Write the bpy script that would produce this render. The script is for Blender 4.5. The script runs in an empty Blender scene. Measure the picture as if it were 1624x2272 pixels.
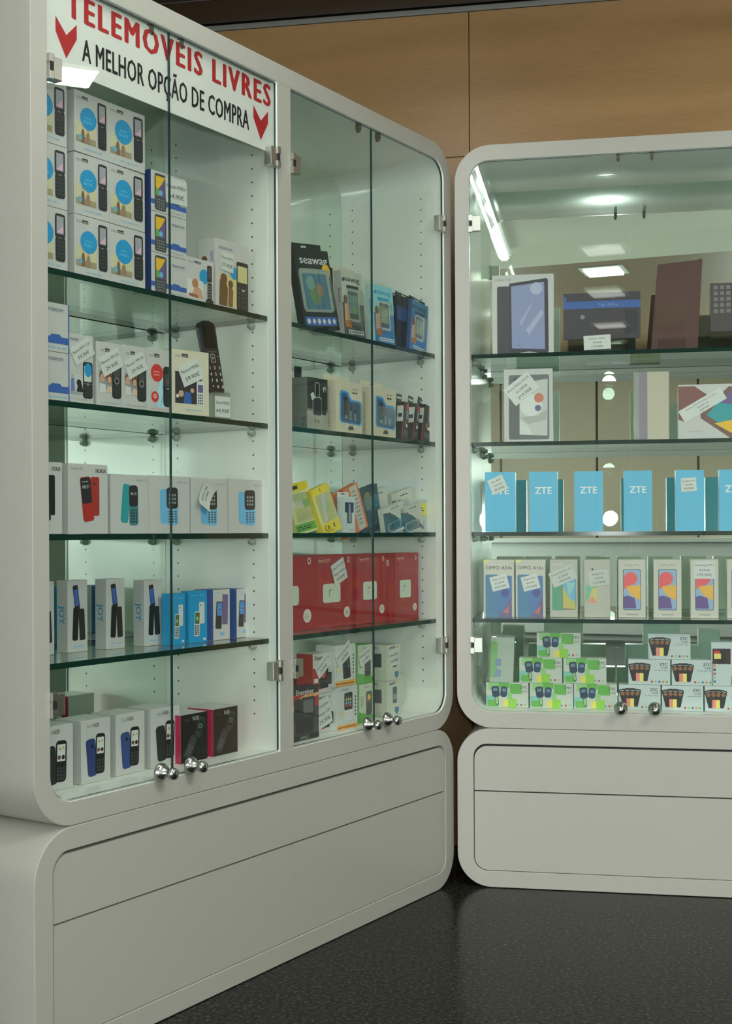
import bpy, bmesh, math, random
from mathutils import Vector, Matrix
random.seed(7)
scene = bpy.context.scene
COL = scene.collection
PI = math.pi

# ------------------------------------------------------------------ camera, exposure, light
F = 2850.0; CX = 812.0; CY = 1182.0; ROLL = 0.005; ZC = 1.0
cam_d = bpy.data.cameras.new('camera')
cam_d.sensor_fit = 'AUTO'; cam_d.sensor_width = 36.0
cam_d.lens = 36.0 * F / 2272.0
cam_d.shift_y = (CY - 1136.0) / 2272.0
cam_d.clip_start = 0.02
cam = bpy.data.objects.new('camera', cam_d); COL.objects.link(cam)
cam.matrix_world = Matrix.Translation((0, 0, ZC)) @ Matrix.Rotation(PI / 2, 4, 'X') @ Matrix.Rotation(-ROLL, 4, 'Z')
scene.camera = cam
scene.view_settings.view_transform = 'Standard'
scene.view_settings.look = 'None'
scene.view_settings.gamma = 1.0
scene.view_settings.use_curve_mapping = False
scene.view_settings.exposure = 0.0
cy = scene.cycles
cy.max_bounces = 12; cy.diffuse_bounces = 4; cy.glossy_bounces = 6
cy.transmission_bounces = 6; cy.transparent_max_bounces = 32
cy.sample_clamp_indirect = 30.0; cy.blur_glossy = 0.3
cy.use_denoising = True

world = bpy.data.worlds.new('world'); scene.world = world
world.use_nodes = True
world.node_tree.nodes['Background'].inputs[0].default_value = (0.8, 0.9, 1.0, 1)
world.node_tree.nodes['Background'].inputs[1].default_value = 0.05

LIGHT_K = 1.0
# ceiling lamps (the wide hanging ones are added as fill light): x, y, z, size x, size y, watts, colour
LAMPS = [
    (2.02, 2.92, 2.797, 0.20, 0.20, 6, (1.0, 0.97, 0.90)),
    (1.90, 0.90, 2.52, 1.2, 0.5, 36, (0.97, 1.0, 0.95)),
    (-2.0, -1.8, 2.52, 1.2, 0.5, 9, (0.95, 1.0, 0.97)),
    (1.70, -2.6, 2.52, 1.2, 0.5, 12, (0.97, 1.0, 0.95)),
    (-0.17, -1.05, 2.797, 0.24, 0.24, 0.6, (1.0, 0.97, 0.90)),
    (-0.42, -2.55, 2.797, 0.24, 0.24, 0.6, (1.0, 0.97, 0.90)),
    (-0.66, -4.05, 2.797, 0.24, 0.24, 0.6, (1.0, 0.97, 0.90)),
]
# row of fluorescent tubes on the ceiling in front of the cabinets: x, y of each centre; they run away from the tablet cabinet
TUBES = [(-0.22, 2.12), (-0.505, 0.57)]
TUBE_ANG = math.radians(79.6); TUBE_L = 1.5; TUBE_W = 15
AL = []
for (x, y, z, sx, sy, w, c) in LAMPS:
    AL.append((x, y, z - 0.018, sx, sy, w, c, (0, 0, 0)))
    if sx > 0.5: AL.append((x, y, z + 0.030, sx, sy, w * 0.8, c, (PI, 0, 0)))  # upward half of the added hanging lamps, brightening the ceiling
for x, y in TUBES: AL.append((x, y, 2.735, TUBE_L - 0.06, 0.06, TUBE_W, (0.95, 1.0, 0.95), (0, 0, TUBE_ANG)))
# fill light added as shop front and side window, then a corner pane
WINDOWS = [(1.55, -5.06, 1.0, 2.0, 1.8, 76, (0, 0, 0)), (-2.95, -2.7, 1.30, 2.4, 1.6, 95, (0, 0, -PI/2)), (-2.62, -5.06, 1.15, 0.62, 2.1, 30, (0, 0, 0))]
for (x, y, z, sx, sy, w, r) in WINDOWS:
    AL.append((x, y, z, sx, sy, w, (0.94, 1.0, 0.97), (PI/2, 0, r[2])))
for (x, y, z, sx, sy, w, c, rot) in AL:
    ld = bpy.data.lights.new('lamp_and_fill_light', 'AREA')  # serves lamps, tubes and the added window fills alike
    ld.shape = 'RECTANGLE'; ld.size = sx; ld.size_y = sy
    ld.energy = w * LIGHT_K; ld.color = c
    lo = bpy.data.objects.new('lamp_and_fill_light', ld); COL.objects.link(lo)
    lo.location = (x, y, z); lo.rotation_euler = rot
# the camera's own flash, just above the lens
fd = bpy.data.lights.new('camera_flash', 'POINT')
fd.shadow_soft_size = 0.040; fd.energy = 36.0; fd.color = (0.93, 1.0, 1.0)
fo = bpy.data.objects.new('camera_flash', fd); COL.objects.link(fo)
fo.location = (0.04, -0.05, ZC + 0.075)

# ------------------------------------------------------------------ materials
def lin(c):
    c = c / 255.0
    return c / 12.92 if c <= 0.04045 else ((c + 0.055) / 1.055) ** 2.4
MATS = {}
def pmat(name, rgb, rough=0.4, metal=0.0, spec=0.5, coat=0.0, emit=None, raw=False, bump=None):
    if name in MATS: return MATS[name]
    m = bpy.data.materials.new(name); m.use_nodes = True
    b = m.node_tree.nodes['Principled BSDF']
    col = rgb if raw else tuple(lin(v) for v in rgb)
    b.inputs['Base Color'].default_value = (*col, 1)
    b.inputs['Roughness'].default_value = rough
    b.inputs['Metallic'].default_value = metal
    b.inputs['Specular IOR Level'].default_value = spec
    b.inputs['Coat Weight'].default_value = coat
    b.inputs['Coat Roughness'].default_value = 0.05
    if bump:
        nt = m.node_tree
        n = nt.nodes.new('ShaderNodeTexNoise'); n.inputs['Scale'].default_value = bump[0]
        bp = nt.nodes.new('ShaderNodeBump'); bp.inputs['Strength'].default_value = bump[1]; bp.inputs['Distance'].default_value = 0.002
        nt.links.new(n.outputs[0], bp.inputs['Height']); nt.links.new(bp.outputs[0], b.inputs['Normal'])
    MATS[name] = m
    return m
def ink(r, g, b):
    """printed colour: sRGB as it looks on paper under this light"""
    k = 1.5
    c = tuple(min(0.86, lin(v) * k + 0.002) for v in (r, g, b))
    return pmat('ink_%d_%d_%d' % (r, g, b), c, 0.38, raw=True, spec=0.4)
def glass_mat(name, tint, refl=0.04, gloss=1.0):
    m = bpy.data.materials.new(name); m.use_nodes = True
    nt = m.node_tree; nt.nodes.clear()
    out = nt.nodes.new('ShaderNodeOutputMaterial')
    mix = nt.nodes.new('ShaderNodeMixShader')
    tr = nt.nodes.new('ShaderNodeBsdfTransparent'); tr.inputs[0].default_value = (*tint, 1)
    gl = nt.nodes.new('ShaderNodeBsdfGlossy'); gl.inputs['Roughness'].default_value = 0.0
    gl.inputs['Color'].default_value = (gloss, gloss, gloss, 1)
    lw = nt.nodes.new('ShaderNodeLayerWeight'); lw.inputs[0].default_value = 0.5
    pw = nt.nodes.new('ShaderNodeMath'); pw.operation = 'POWER'; pw.inputs[1].default_value = 5.0
    ma = nt.nodes.new('ShaderNodeMath'); ma.operation = 'MULTIPLY_ADD'
    ma.inputs[1].default_value = 0.9; ma.inputs[2].default_value = refl
    L = nt.links.new
    L(lw.outputs['Facing'], pw.inputs[0]); L(pw.outputs[0], ma.inputs[0]); L(ma.outputs[0], mix.inputs[0])
    L(tr.outputs[0], mix.inputs[1]); L(gl.outputs[0], mix.inputs[2]); L(mix.outputs[0], out.inputs[0])
    MATS[name] = m
    return m
WHITE = pmat('white_lacquer', (0.50, 0.485, 0.435), 0.33, spec=0.5, raw=True)
INNER = pmat('white_laminate', (0.87, 0.90, 0.84), 0.24, spec=0.5, coat=0.2, raw=True)
DOORG = glass_mat('door_glass', (0.978, 0.993, 0.982), 0.022)
SHELFG = glass_mat('shelf_glass', (0.93, 0.975, 0.95), 0.04)
CLEAR = glass_mat('clear_plastic', (0.95, 0.96, 0.95), 0.10)
GEDGE = pmat('green_glass_edge', (0.004, 0.030, 0.022), 0.15, spec=0.4, raw=True)
DEDGE = pmat('dark_door_edge', (0.015, 0.05, 0.045), 0.2, spec=0.6, raw=True)
MIRROR = pmat('green_mirror', (0.79, 0.89, 0.81), 0.0, metal=1.0, raw=True)
CHROME = pmat('satin_steel', (0.50, 0.50, 0.48), 0.22, metal=1.0, raw=True)
STEEL = pmat('hinge_metal', (0.55, 0.55, 0.50), 0.35, metal=1.0, raw=True)
DARK = pmat('dark_gap', (0.02, 0.02, 0.02), 0.6, raw=True)
PIN = pmat('clear_pin', (0.40, 0.45, 0.40), 0.1, spec=0.9, raw=True)
HOLE = pmat('hole_dark', (0.10, 0.10, 0.09), 0.7, raw=True)
PAPER = ink(178, 182, 178)
BOXW = ink(168, 168, 166)

# ------------------------------------------------------------------ mesh helpers
def new_obj(name, bm, mats, parent=None, smooth=False):
    me = bpy.data.meshes.new(name)
    bm.to_mesh(me); bm.free()
    for m in (mats if isinstance(mats, (list, tuple)) else [mats]): me.materials.append(m)
    if smooth:
        for p in me.polygons: p.use_smooth = True
    o = bpy.data.objects.new(name, me); COL.objects.link(o)
    if parent: o.parent = parent
    return o
def tag(o, label=None, cat=None, group=None, kind=None):
    if label: o['label'] = label
    if cat: o['category'] = cat
    if group: o['group'] = group
    if kind: o['kind'] = kind
    return o
def empty(name, mw=None, parent=None):
    o = bpy.data.objects.new(name, None); COL.objects.link(o)
    o.empty_display_size = 0.05
    if parent: o.parent = parent
    if mw is not None: o.matrix_local = mw
    return o
def box(bm, x0, x1, y0, y1, z0, z1, mi=0, bev=0.0):
    vs = [bm.verts.new(p) for p in ((x0,y0,z0),(x1,y0,z0),(x1,y1,z0),(x0,y1,z0),(x0,y0,z1),(x1,y0,z1),(x1,y1,z1),(x0,y1,z1))]
    fs = []
    for ix in ((0,3,2,1),(4,5,6,7),(0,1,5,4),(1,2,6,5),(2,3,7,6),(3,0,4,7)):
        f = bm.faces.new([vs[i] for i in ix]); f.material_index = mi; fs.append(f)
    if bev > 0:
        es = list({e for f in fs for e in f.edges})
        r = bmesh.ops.bevel(bm, geom=es, offset=bev, segments=2, affect='EDGES', profile=0.6)
        for f in r['faces']: f.material_index = mi
    return vs
def rrect_pts(x0, x1, z0, z1, r, n=8, corners=(1,1,1,1)):
    """rounded rectangle, counter-clockwise from bottom left; corners bl br tr tl"""
    P = []
    for (cx, cz, a0, k) in ((x0+r, z0+r, PI, 0), (x1-r, z0+r, 1.5*PI, 1), (x1-r, z1-r, 0, 2), (x0+r, z1-r, .5*PI, 3)):
        if corners[k]:
            for i in range(n+1):
                a = a0 + (PI/2) * i / n
                P.append((cx + r*math.cos(a), cz + r*math.sin(a)))
        else:
            P.append(((x0 if k in (0,3) else x1), (z0 if k in (0,1) else z1)))
    return P
def prism(bm, pts, y0, y1, mi=0, side_mi=None):
    """polygon in x-z extruded along y"""
    a = [bm.verts.new((x, y0, z)) for x, z in pts]; b = [bm.verts.new((x, y1, z)) for x, z in pts]
    f = bm.faces.new(a); f.material_index = mi
    g = bm.faces.new(b[::-1]); g.material_index = mi
    n = len(pts)
    for i in range(n):
        s = bm.faces.new((a[i], b[i], b[(i+1) % n], a[(i+1) % n])[::-1] if False else (a[(i+1) % n], b[(i+1) % n], b[i], a[i]))
        s.material_index = mi if side_mi is None else side_mi
def ring(bm, outer, inner, y0, y1, mi=0, mi_in=None):
    """closed frame between two outlines of equal count"""
    n = len(outer)
    A = [bm.verts.new((x, y0, z)) for x, z in outer]; B = [bm.verts.new((x, y1, z)) for x, z in outer]
    C = [bm.verts.new((x, y0, z)) for x, z in inner]; D = [bm.verts.new((x, y1, z)) for x, z in inner]
    for i in range(n):
        j = (i+1) % n
        for q, k in (((A[i], A[j], C[j], C[i]), mi), ((B[j], B[i], D[i], D[j]), mi), ((A[j], A[i], B[i], B[j]), mi), ((C[i], C[j], D[j], D[i]), mi if mi_in is None else mi_in)):
            f = bm.faces.new(q); f.material_index = k; f.smooth = False
def lathe(bm, prof, mw, n=20, mi=0):
    """profile (r, y) turned about the y axis"""
    rings = []
    for r, y in prof:
        rings.append([bm.verts.new(mw @ Vector((r*math.cos(2*PI*i/n), y, r*math.sin(2*PI*i/n)))) for i in range(n)])
    for a, b in zip(rings, rings[1:]):
        for i in range(n):
            f = bm.faces.new((a[i], a[(i+1) % n], b[(i+1) % n], b[i])); f.smooth = True; f.material_index = mi
    for rg in (rings[0], rings[-1]):
        f = bm.faces.new(rg); f.material_index = mi
def fixn(bm):
    bmesh.ops.recalc_face_normals(bm, faces=bm.faces)

# ------------------------------------------------------------------ frames of the two cabinets (metres; u along the front, v into the case)
def frame_mw(ox, oy, ang):
    return Matrix.Translation((ox, oy, 0)) @ Matrix.Rotation(ang, 4, 'Z')
ANG = {'L': math.atan2(1.31, 0.8566), 'R': -math.radians(10.4)}
ORG = {'L': (-0.610, 2.35), 'R': (0.2547, 3.63)}
FR = {k: frame_mw(*ORG[k], ANG[k]) for k in 'LR'}
INV = {k: FR[k].inverted() for k in 'LR'}
def ray(px, py):
    dx = px - CX; dy = py - CY
    return Vector(((dx - ROLL*dy) / F, 1.0, -(dy + ROLL*dx) / F))
def at(k, px, py, v):
    """where the photograph's point lies on the plane v behind front k: (u, z)"""
    o = INV[k] @ Vector((0, 0, ZC)); d = INV[k].to_3x3() @ ray(px, py)
    t = (v - o.y) / d.y
    p = o + d * t
    return p.x, p.z

# ------------------------------------------------------------------ printed artwork: flat layers on a face, in metres
_txt = {}
COPIES = {True: 2, False: 1, 'S': 4, 'C': 4}      # strokes overprinted to make bolder letters
def text_mesh(s, bold):
    key = (s, bold)
    if key in _txt: return _txt[key]
    cu = bpy.data.curves.new('t', 'FONT'); cu.body = s; cu.size = 1.0
    cu.resolution_u = 2
    cu.offset = 0.0
    if bold == 'S': cu.space_character = 1.25
    if bold == 'C': cu.space_character = 1.08
    ob = bpy.data.objects.new('t', cu); COL.objects.link(ob)
    bpy.context.view_layer.update()
    me = ob.to_mesh()
    vs = [(v.co.x, v.co.y) for v in me.vertices]; fs = [tuple(p.vertices) for p in me.polygons]
    ob.to_mesh_clear()
    bpy.data.objects.remove(ob); bpy.data.curves.remove(cu)
    if not vs: vs = [(0, 0)]
    sh = {True: [(-.02, 0), (.02, 0)], False: [(0, 0)], 'S': [(-.05, 0), (-.018, .014), (.018, -.014), (.05, 0)], 'C': [(-.028, 0), (0, .010), (0, -.010), (.028, 0)]}[bold]
    n0 = len(vs)
    vs, fs = [(x + a, y + b) for a, b in sh for x, y in vs], [tuple(i + n0*q for i in f) for q in range(len(sh)) for f in fs]
    x0 = min(v[0] for v in vs); x1 = max(v[0] for v in vs)
    vs = [(x - x0, y) for x, y in vs]
    _txt[key] = (vs, fs, x1 - x0)
    return _txt[key]
class Art:
    def __init__(s, w, h):
        s.w = w; s.h = h; s.items = []; s.xf = None
    def push(s, cx, cy, deg): s.xf = (cx*s.w, cy*s.h, math.radians(deg))
    def pop(s): s.xf = None
    def _put(s, verts, faces, m):
        if s.xf:
            cx, cy, a = s.xf; c, n = math.cos(a), math.sin(a)
            verts = [(cx + (x-cx)*c - (y-cy)*n, cy + (x-cx)*n + (y-cy)*c) for x, y in verts]
        s.items.append((verts, faces, m))
    def poly(s, pts, m):
        s._put(list(pts), [tuple(range(len(pts)))], m)
    def p(s, pts, m): s.poly([(x*s.w, y*s.h) for x, y in pts], m)
    def r(s, x0, y0, x1, y1, m): s.p([(x0,y0),(x1,y0),(x1,y1),(x0,y1)], m)
    def rr(s, x0, y0, x1, y1, rad, m):
        s.poly(rrect_pts(x0*s.w, x1*s.w, y0*s.h, y1*s.h, rad*s.w, 4), m)
    def e(s, cx, cy, rx, m, ry=None, n=20):
        ry = rx if ry is None else ry
        s.poly([(cx*s.w + rx*s.w*math.cos(2*PI*i/n), cy*s.h + ry*s.w*math.sin(2*PI*i/n)) for i in range(n)], m)
    def t(s, txt, cx, cy, hh, m, sx=1.0, rot=0, bold=False, fit=None, al='c'):
        """txt centred at (cx, cy); hh = letter size in metres; fit = width in metres"""
        vs, fs, wd = text_mesh(txt, bold)
        k = hh; kx = hh*sx
        if fit: kx = fit / max(wd, 1e-6)
        a = math.radians(rot); c, n = math.cos(a), math.sin(a)
        off = wd*kx/2 if al == 'c' else 0
        out = []
        for x, y in vs:
            X = x*kx - off; Y = (y - 0.36)*k
            out.append((cx*s.w + X*c - Y*n, cy*s.h + X*n + Y*c))
        q = COPIES[bold]; nv = len(vs)//q; nf = len(fs)//q
        for i in range(q):
            s._put(out[i*nv:(i+1)*nv], [tuple(j - i*nv for j in f) for f in fs[i*nf:(i+1)*nf]], m)
    def keys(s, x0, y0, x1, y1, nx, ny, m, g=0.3):
        V = []; Fc = []
        dx = (x1-x0)/nx; dy = (y1-y0)/ny
        for i in range(nx):
            for j in range(ny):
                a = x0+dx*(i+g/2); b = x0+dx*(i+1-g/2); c = y0+dy*(j+g/2); d = y0+dy*(j+1-g/2)
                k = len(V); V += [(a*s.w, c*s.h), (b*s.w, c*s.h), (b*s.w, d*s.h), (a*s.w, d*s.h)]; Fc.append((k, k+1, k+2, k+3))
        s._put(V, Fc, m)
    def lines(s, x0, y0, x1, y1, n, m, words=3):
        """rows of unreadably small print"""
        V = []; Fc = []
        dy = (y1-y0)/n
        for j in range(n):
            x = x0; 
            while x < x1 - 0.02:
                L = min(random.uniform(.4, 1.1)*(x1-x0)/words, x1-x)
                k = len(V); a = y0+dy*(j+.3); b = y0+dy*(j+.75)
                V += [(x*s.w, a*s.h), ((x+L)*s.w, a*s.h), ((x+L)*s.w, b*s.h), (x*s.w, b*s.h)]; Fc.append((k, k+1, k+2, k+3))
                x += L + 0.25*(x1-x0)/words
        s._put(V, Fc, m)
    def bake(s, bm, fn, mats, step=0.00005, lay0=0.0002):
        lay = lay0
        for verts, faces, m in s.items:
            if m not in mats: mats.append(m)
            mi = mats.index(m)
            vs = [bm.verts.new(fn(x, y, lay)) for x, y in verts]
            for f in faces:
                try:
                    g = bm.faces.new([vs[i] for i in f]); g.material_index = mi
                except ValueError: pass
            lay += step
def carton(bm, w, d, h, base, mats, front=None, left=None, right=None, top=None, bev=0.0008):
    """printed carton: front face at y=0, centred in x, standing on z=0"""
    if base not in mats: mats.append(base)
    box(bm, -w/2, w/2, 0, d, 0, h, mats.index(base), bev)
    if front:
        A = Art(w, h); front(A); A.bake(bm, lambda x, y, l: (x - w/2, -l, y), mats)
    if left:
        A = Art(d, h); left(A); A.bake(bm, lambda x, y, l: (-w/2 - l, d - x, y), mats)
    if right:
        A = Art(d, h); right(A); A.bake(bm, lambda x, y, l: (w/2 + l, x, y), mats)
    if top:
        A = Art(w, d); top(A); A.bake(bm, lambda x, y, l: (x - w/2, y, h + l), mats)
def place(o, k, u, v, z, yaw=0.0, tilt=0.0, lean=0.0):
    """tilt: sideways (positive leans to the right as seen); lean: back"""
    o.matrix_world = FR[k] @ Matrix.Translation((u, v, z)) @ Matrix.Rotation(math.radians(yaw), 4, 'Z') @ Matrix.Rotation(math.radians(tilt), 4, 'Y') @ Matrix.Rotation(-math.radians(lean), 4, 'X')
def price_tag(parent, w, h, x, z, rot, lines, y=-0.0015, label=None, bendy=False, tsz=None):
    """paper price label stuck on a pack's front; x, z of its centre in the pack's frame"""
    bm = bmesh.new(); mats = [PAPER]
    a = math.radians(rot); c, n = math.cos(a), math.sin(a)
    T = Matrix.Translation((x, y, z)) @ Matrix.Rotation(-a, 4, 'Y')
    before = len(bm.verts)
    box(bm, -w/2, w/2, -0.0003, 0.0003, -h/2, h/2, 0)
    A = Art(w, h); m = ink(52, 54, 56)
    k = len(lines)
    for i, s in enumerate(lines):
        sz = (h / (k + 0.9)) * (0.80 if i == k-1 else 0.66)
        A.t(s, 0.5, 1 - (i + 0.8) / (k + 0.6), sz, m, fit=min(w*0.88, sz*0.56*len(s)))
    A.bake(bm, lambda X, Y, l: (X - w/2, -0.0003 - l, Y - h/2), mats)
    bmesh.ops.transform(bm, matrix=T, verts=bm.verts)
    o = new_obj('price_tag', bm, mats, parent)
    o['label'] = label or 'white paper price tag stuck on the front'
    return o

# ================================================================== THE ROOM
def wood_mat(name, c1, c2, scale=1.0, rough=0.35):
    m = bpy.data.materials.new(name); m.use_nodes = True; nt = m.node_tree; b = nt.nodes['Principled BSDF']
    tc = nt.nodes.new('ShaderNodeTexCoord'); mp = nt.nodes.new('ShaderNodeMapping')
    mp.inputs['Scale'].default_value = (0.6*scale, 3.0*scale, 5.0*scale)
    n1 = nt.nodes.new('ShaderNodeTexNoise'); n1.inputs['Scale'].default_value = 1.6; n1.inputs['Detail'].default_value = 6
    n2 = nt.nodes.new('ShaderNodeTexNoise'); n2.inputs['Scale'].default_value = 40; n2.inputs['Detail'].default_value = 3
    mx = nt.nodes.new('ShaderNodeMath'); mx.operation = 'MULTIPLY_ADD'; mx.inputs[1].default_value = 0.35
    cr = nt.nodes.new('ShaderNodeValToRGB')
    cr.color_ramp.elements[0].position = 0.42; cr.color_ramp.elements[0].color = (*c1, 1)
    cr.color_ramp.elements[1].position = 0.92; cr.color_ramp.elements[1].color = (*c2, 1)
    L = nt.links.new
    L(tc.outputs['Object'], mp.inputs[0]); L(mp.outputs[0], n1.inputs[0]); L(mp.outputs[0], n2.inputs[0])
    L(n2.outputs[0], mx.inputs[0]); L(n1.outputs[0], mx.inputs[2]); L(mx.outputs[0], cr.inputs[0]); L(cr.outputs[0], b.inputs['Base Color'])
    b.inputs['Roughness'].default_value = rough
    return m
WOOD = wood_mat('beech_veneer', (0.34, 0.185, 0.070), (0.50, 0.29, 0.120))
BROWN = pmat('dark_wood', (0.028, 0.013, 0.008), 0.4, raw=True)
def drilled_mat():
    """white laminate with two columns of small shelf-pin holes, 32 mm apart"""
    m = INNER.copy(); m.name = 'drilled_laminate'; nt = m.node_tree; b = nt.nodes['Principled BSDF']; L = nt.links.new
    def M(op, a, c=None, d=None):
        n = nt.nodes.new('ShaderNodeMath'); n.operation = op
        for i, q in enumerate((a, c, d)):
            if q is None: continue
            if isinstance(q, (int, float)): n.inputs[i].default_value = q
            else: L(q, n.inputs[i])
        return n.outputs[0]
    tc = nt.nodes.new('ShaderNodeTexCoord'); sp = nt.nodes.new('ShaderNodeSeparateXYZ'); L(tc.outputs['Object'], sp.inputs[0])
    dz = M('SUBTRACT', M('MODULO', M('ADD', sp.outputs['Z'], 0.016), 0.032), 0.016)
    dy = M('MINIMUM', M('ABSOLUTE', M('SUBTRACT', sp.outputs['Y'], 0.075)), M('ABSOLUTE', M('SUBTRACT', sp.outputs['Y'], 0.31)))
    r = M('SQRT', M('ADD', M('MULTIPLY', dz, dz), M('MULTIPLY', dy, dy)))
    msk = M('LESS_THAN', r, 0.0024)
    mx = nt.nodes.new('ShaderNodeMix'); mx.data_type = 'RGBA'
    L(msk, mx.inputs['Factor']); mx.inputs['A'].default_value = (0.87, 0.90, 0.84, 1); mx.inputs['B'].default_value = (0.10, 0.10, 0.09, 1)
    L(mx.outputs['Result'], b.inputs['Base Color'])
    return m
DRILL = drilled_mat()
def floor_mat():
    m = bpy.data.materials.new('granite_tile'); m.use_nodes = True; nt = m.node_tree; b = nt.nodes['Principled BSDF']
    tc = nt.nodes.new('ShaderNodeTexCoord')
    mp = nt.nodes.new('ShaderNodeMapping'); mp.inputs['Rotation'].default_value = (0, 0, ANG['R']); mp.inputs['Location'].default_value = (0.12, 0.16, 0)
    n = nt.nodes.new('ShaderNodeTexNoise'); n.inputs['Scale'].default_value = 110; n.inputs['Detail'].default_value = 4
    cr = nt.nodes.new('ShaderNodeValToRGB')
    cr.color_ramp.elements[0].position = 0.44; cr.color_ramp.elements[0].color = (0.006, 0.006, 0.005, 1)
    cr.color_ramp.elements[1].position = 0.72; cr.color_ramp.elements[1].color = (0.060, 0.060, 0.052, 1)
    br = nt.nodes.new('ShaderNodeTexBrick'); br.offset = 0.0
    br.inputs['Scale'].default_value = 1.0; br.inputs['Brick Width'].default_value = 0.40; br.inputs['Row Height'].default_value = 0.40
    br.inputs['Mortar Size'].default_value = 0.0025; br.inputs['Mortar'].default_value = (0.018, 0.018, 0.016, 1)
    L = nt.links.new
    L(tc.outputs['Object'], mp.inputs[0]); L(mp.outputs[0], br.inputs[0]); L(tc.outputs['Object'], n.inputs[0]); L(n.outputs[0], cr.inputs[0])
    L(cr.outputs[0], br.inputs['Color1']); L(cr.outputs[0], br.inputs['Color2']); L(br.outputs[0], b.inputs['Base Color'])
    b.inputs['Roughness'].default_value = 0.2; b.inputs['Specular IOR Level'].default_value = 0.10
    return m
CEILW = pmat('ceiling_white', (0.60, 0.58, 0.48), 0.8, raw=True)
XL, XR, YB, YF = -3.0, 2.65, -5.2, 4.1
bm = bmesh.new(); box(bm, XL-.1, XR+.1, YB-.1, 5.4, -0.1, 0.0)
tag(new_obj('floor', bm, floor_mat()), 'dark speckled polished granite tile floor', 'floor', kind='structure')
# front wall behind the cabinets, parallel to the nearer-facing cabinet, in beech panels with dark joints
WV = 0.46
bm = bmesh.new()
us = [-3.9, -2.4, -1.2, -0.003, 1.197, 2.397, 3.3]; zs = [0.0, 2.195, 2.655]
for i in range(len(us)-1):
    for j in range(len(zs)-1):
        g = 0.0012
        box(bm, us[i]+g, us[i+1]-g, WV, WV+0.02, zs[j]+g, zs[j+1]-g, 0, 0.0008)
box(bm, -3.9, 3.3, WV+0.016, WV+0.05, 0, 2.80, 1)
box(bm, -3.9, 3.3, WV-0.004, WV+0.02, 2.655, 2.672, 2)
o = new_obj('wall_front', bm, [WOOD, BROWN, pmat('grey_metal_trim', (0.30, 0.29, 0.27), 0.4, metal=0.4, raw=True)]); o.matrix_world = FR['R'] @ Matrix.Identity(4)
tag(o, 'beech veneer panelled wall with thin dark joints behind the cabinets', 'wall', kind='structure')
# dark wooden soffit along the top of that wall
bm = bmesh.new()
box(bm, -3.9, 3.3, WV-0.50, WV+0.02, 2.70, 2.80)
box(bm, -3.9, 3.3, WV-0.20, WV-0.02, 2.672, 2.70, 0, 0.004)
box(bm, -3.9, 3.3, WV-0.40, WV-0.34, 2.68, 2.70, 0, 0.006)
box(bm, -3.9, 3.3, WV-0.53, WV-0.49, 2.67, 2.80, 0, 0.006)
o = new_obj('trim_1', bm, BROWN); o.matrix_world = FR['R'] @ Matrix.Identity(4)
tag(o, 'dark brown wooden soffit moulding above the beech wall', 'moulding', kind='structure')
def slab(name, x0, x1, y0, y1, z0, z1, m, label):
    b = bmesh.new(); box(b, x0, x1, y0, y1, z0, z1)
    return tag(new_obj(name, b, m), label, name.split('_')[0], kind='structure')
slab('wall_left', XL-.1, XL, YB, 5.4, 0, 2.8, pmat('grey_green_wall', (0.16, 0.20, 0.16), 0.6, raw=True), 'grey green wall at the far left of the shop')
slab('wall_right', XR, XR+.1, YB, 5.4, 0, 2.8, pmat('dark_green_wall', (0.085, 0.14, 0.105), 0.7, raw=True), 'dark green wall at the far side of the shop')
slab('ceiling', XL-.1, XR+.1, -0.75, 5.4, 2.8, 2.9, CEILW, 'white shop ceiling')
slab('ceiling_rear', XL-.1, XR+.1, YB-.1, -0.75, 2.8, 2.9, pmat('brown_ceiling', (0.20, 0.125, 0.075), 0.5, raw=True), 'brown panelled ceiling at the rear of the shop')
# windows: frame and glowing pane behind each source; the two wide ones are added
PANEM = bpy.data.materials.new('glowing_pane'); PANEM.use_nodes = True
q_ = PANEM.node_tree.nodes['Principled BSDF']; q_.inputs['Base Color'].default_value = (0.9, 0.95, 1.0, 1); q_.inputs['Roughness'].default_value = 0.2
q_.inputs['Emission Color'].default_value = (0.92, 1.0, 0.98, 1); q_.inputs['Emission Strength'].default_value = 6.0
for i, (x, y, z, sx, sy, w, r) in enumerate(WINDOWS):
    bm = bmesh.new(); ax, ay = sx/2+.05, sy/2+.05
    ring(bm, [(-ax,-ay),(ax,-ay),(ax,ay),(-ax,ay)], [(-sx/2,-sy/2),(sx/2,-sy/2),(sx/2,sy/2),(-sx/2,sy/2)], -.11, .03, 0)
    if sx > 1: box(bm, -.02, .02, -.05, -.02, -sy/2, sy/2, 0)
    box(bm, -sx/2, sx/2, -.09, -.085, -sy/2, sy/2, 1); fixn(bm)
    o = new_obj('window_%d' % (i+1), bm, [pmat('window_frame_grey', (0.35, 0.36, 0.36), 0.4, raw=True), PANEM])
    o.matrix_world = Matrix.Translation((x, y, z)) @ Matrix.Rotation(r[2], 4, 'Z')
    tag(o, ['added wide glowing shop front behind the photographer', 'added wide glowing side window in the grey green wall', 'narrow glazed panel at the far corner'][i], 'window', kind='structure')
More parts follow.
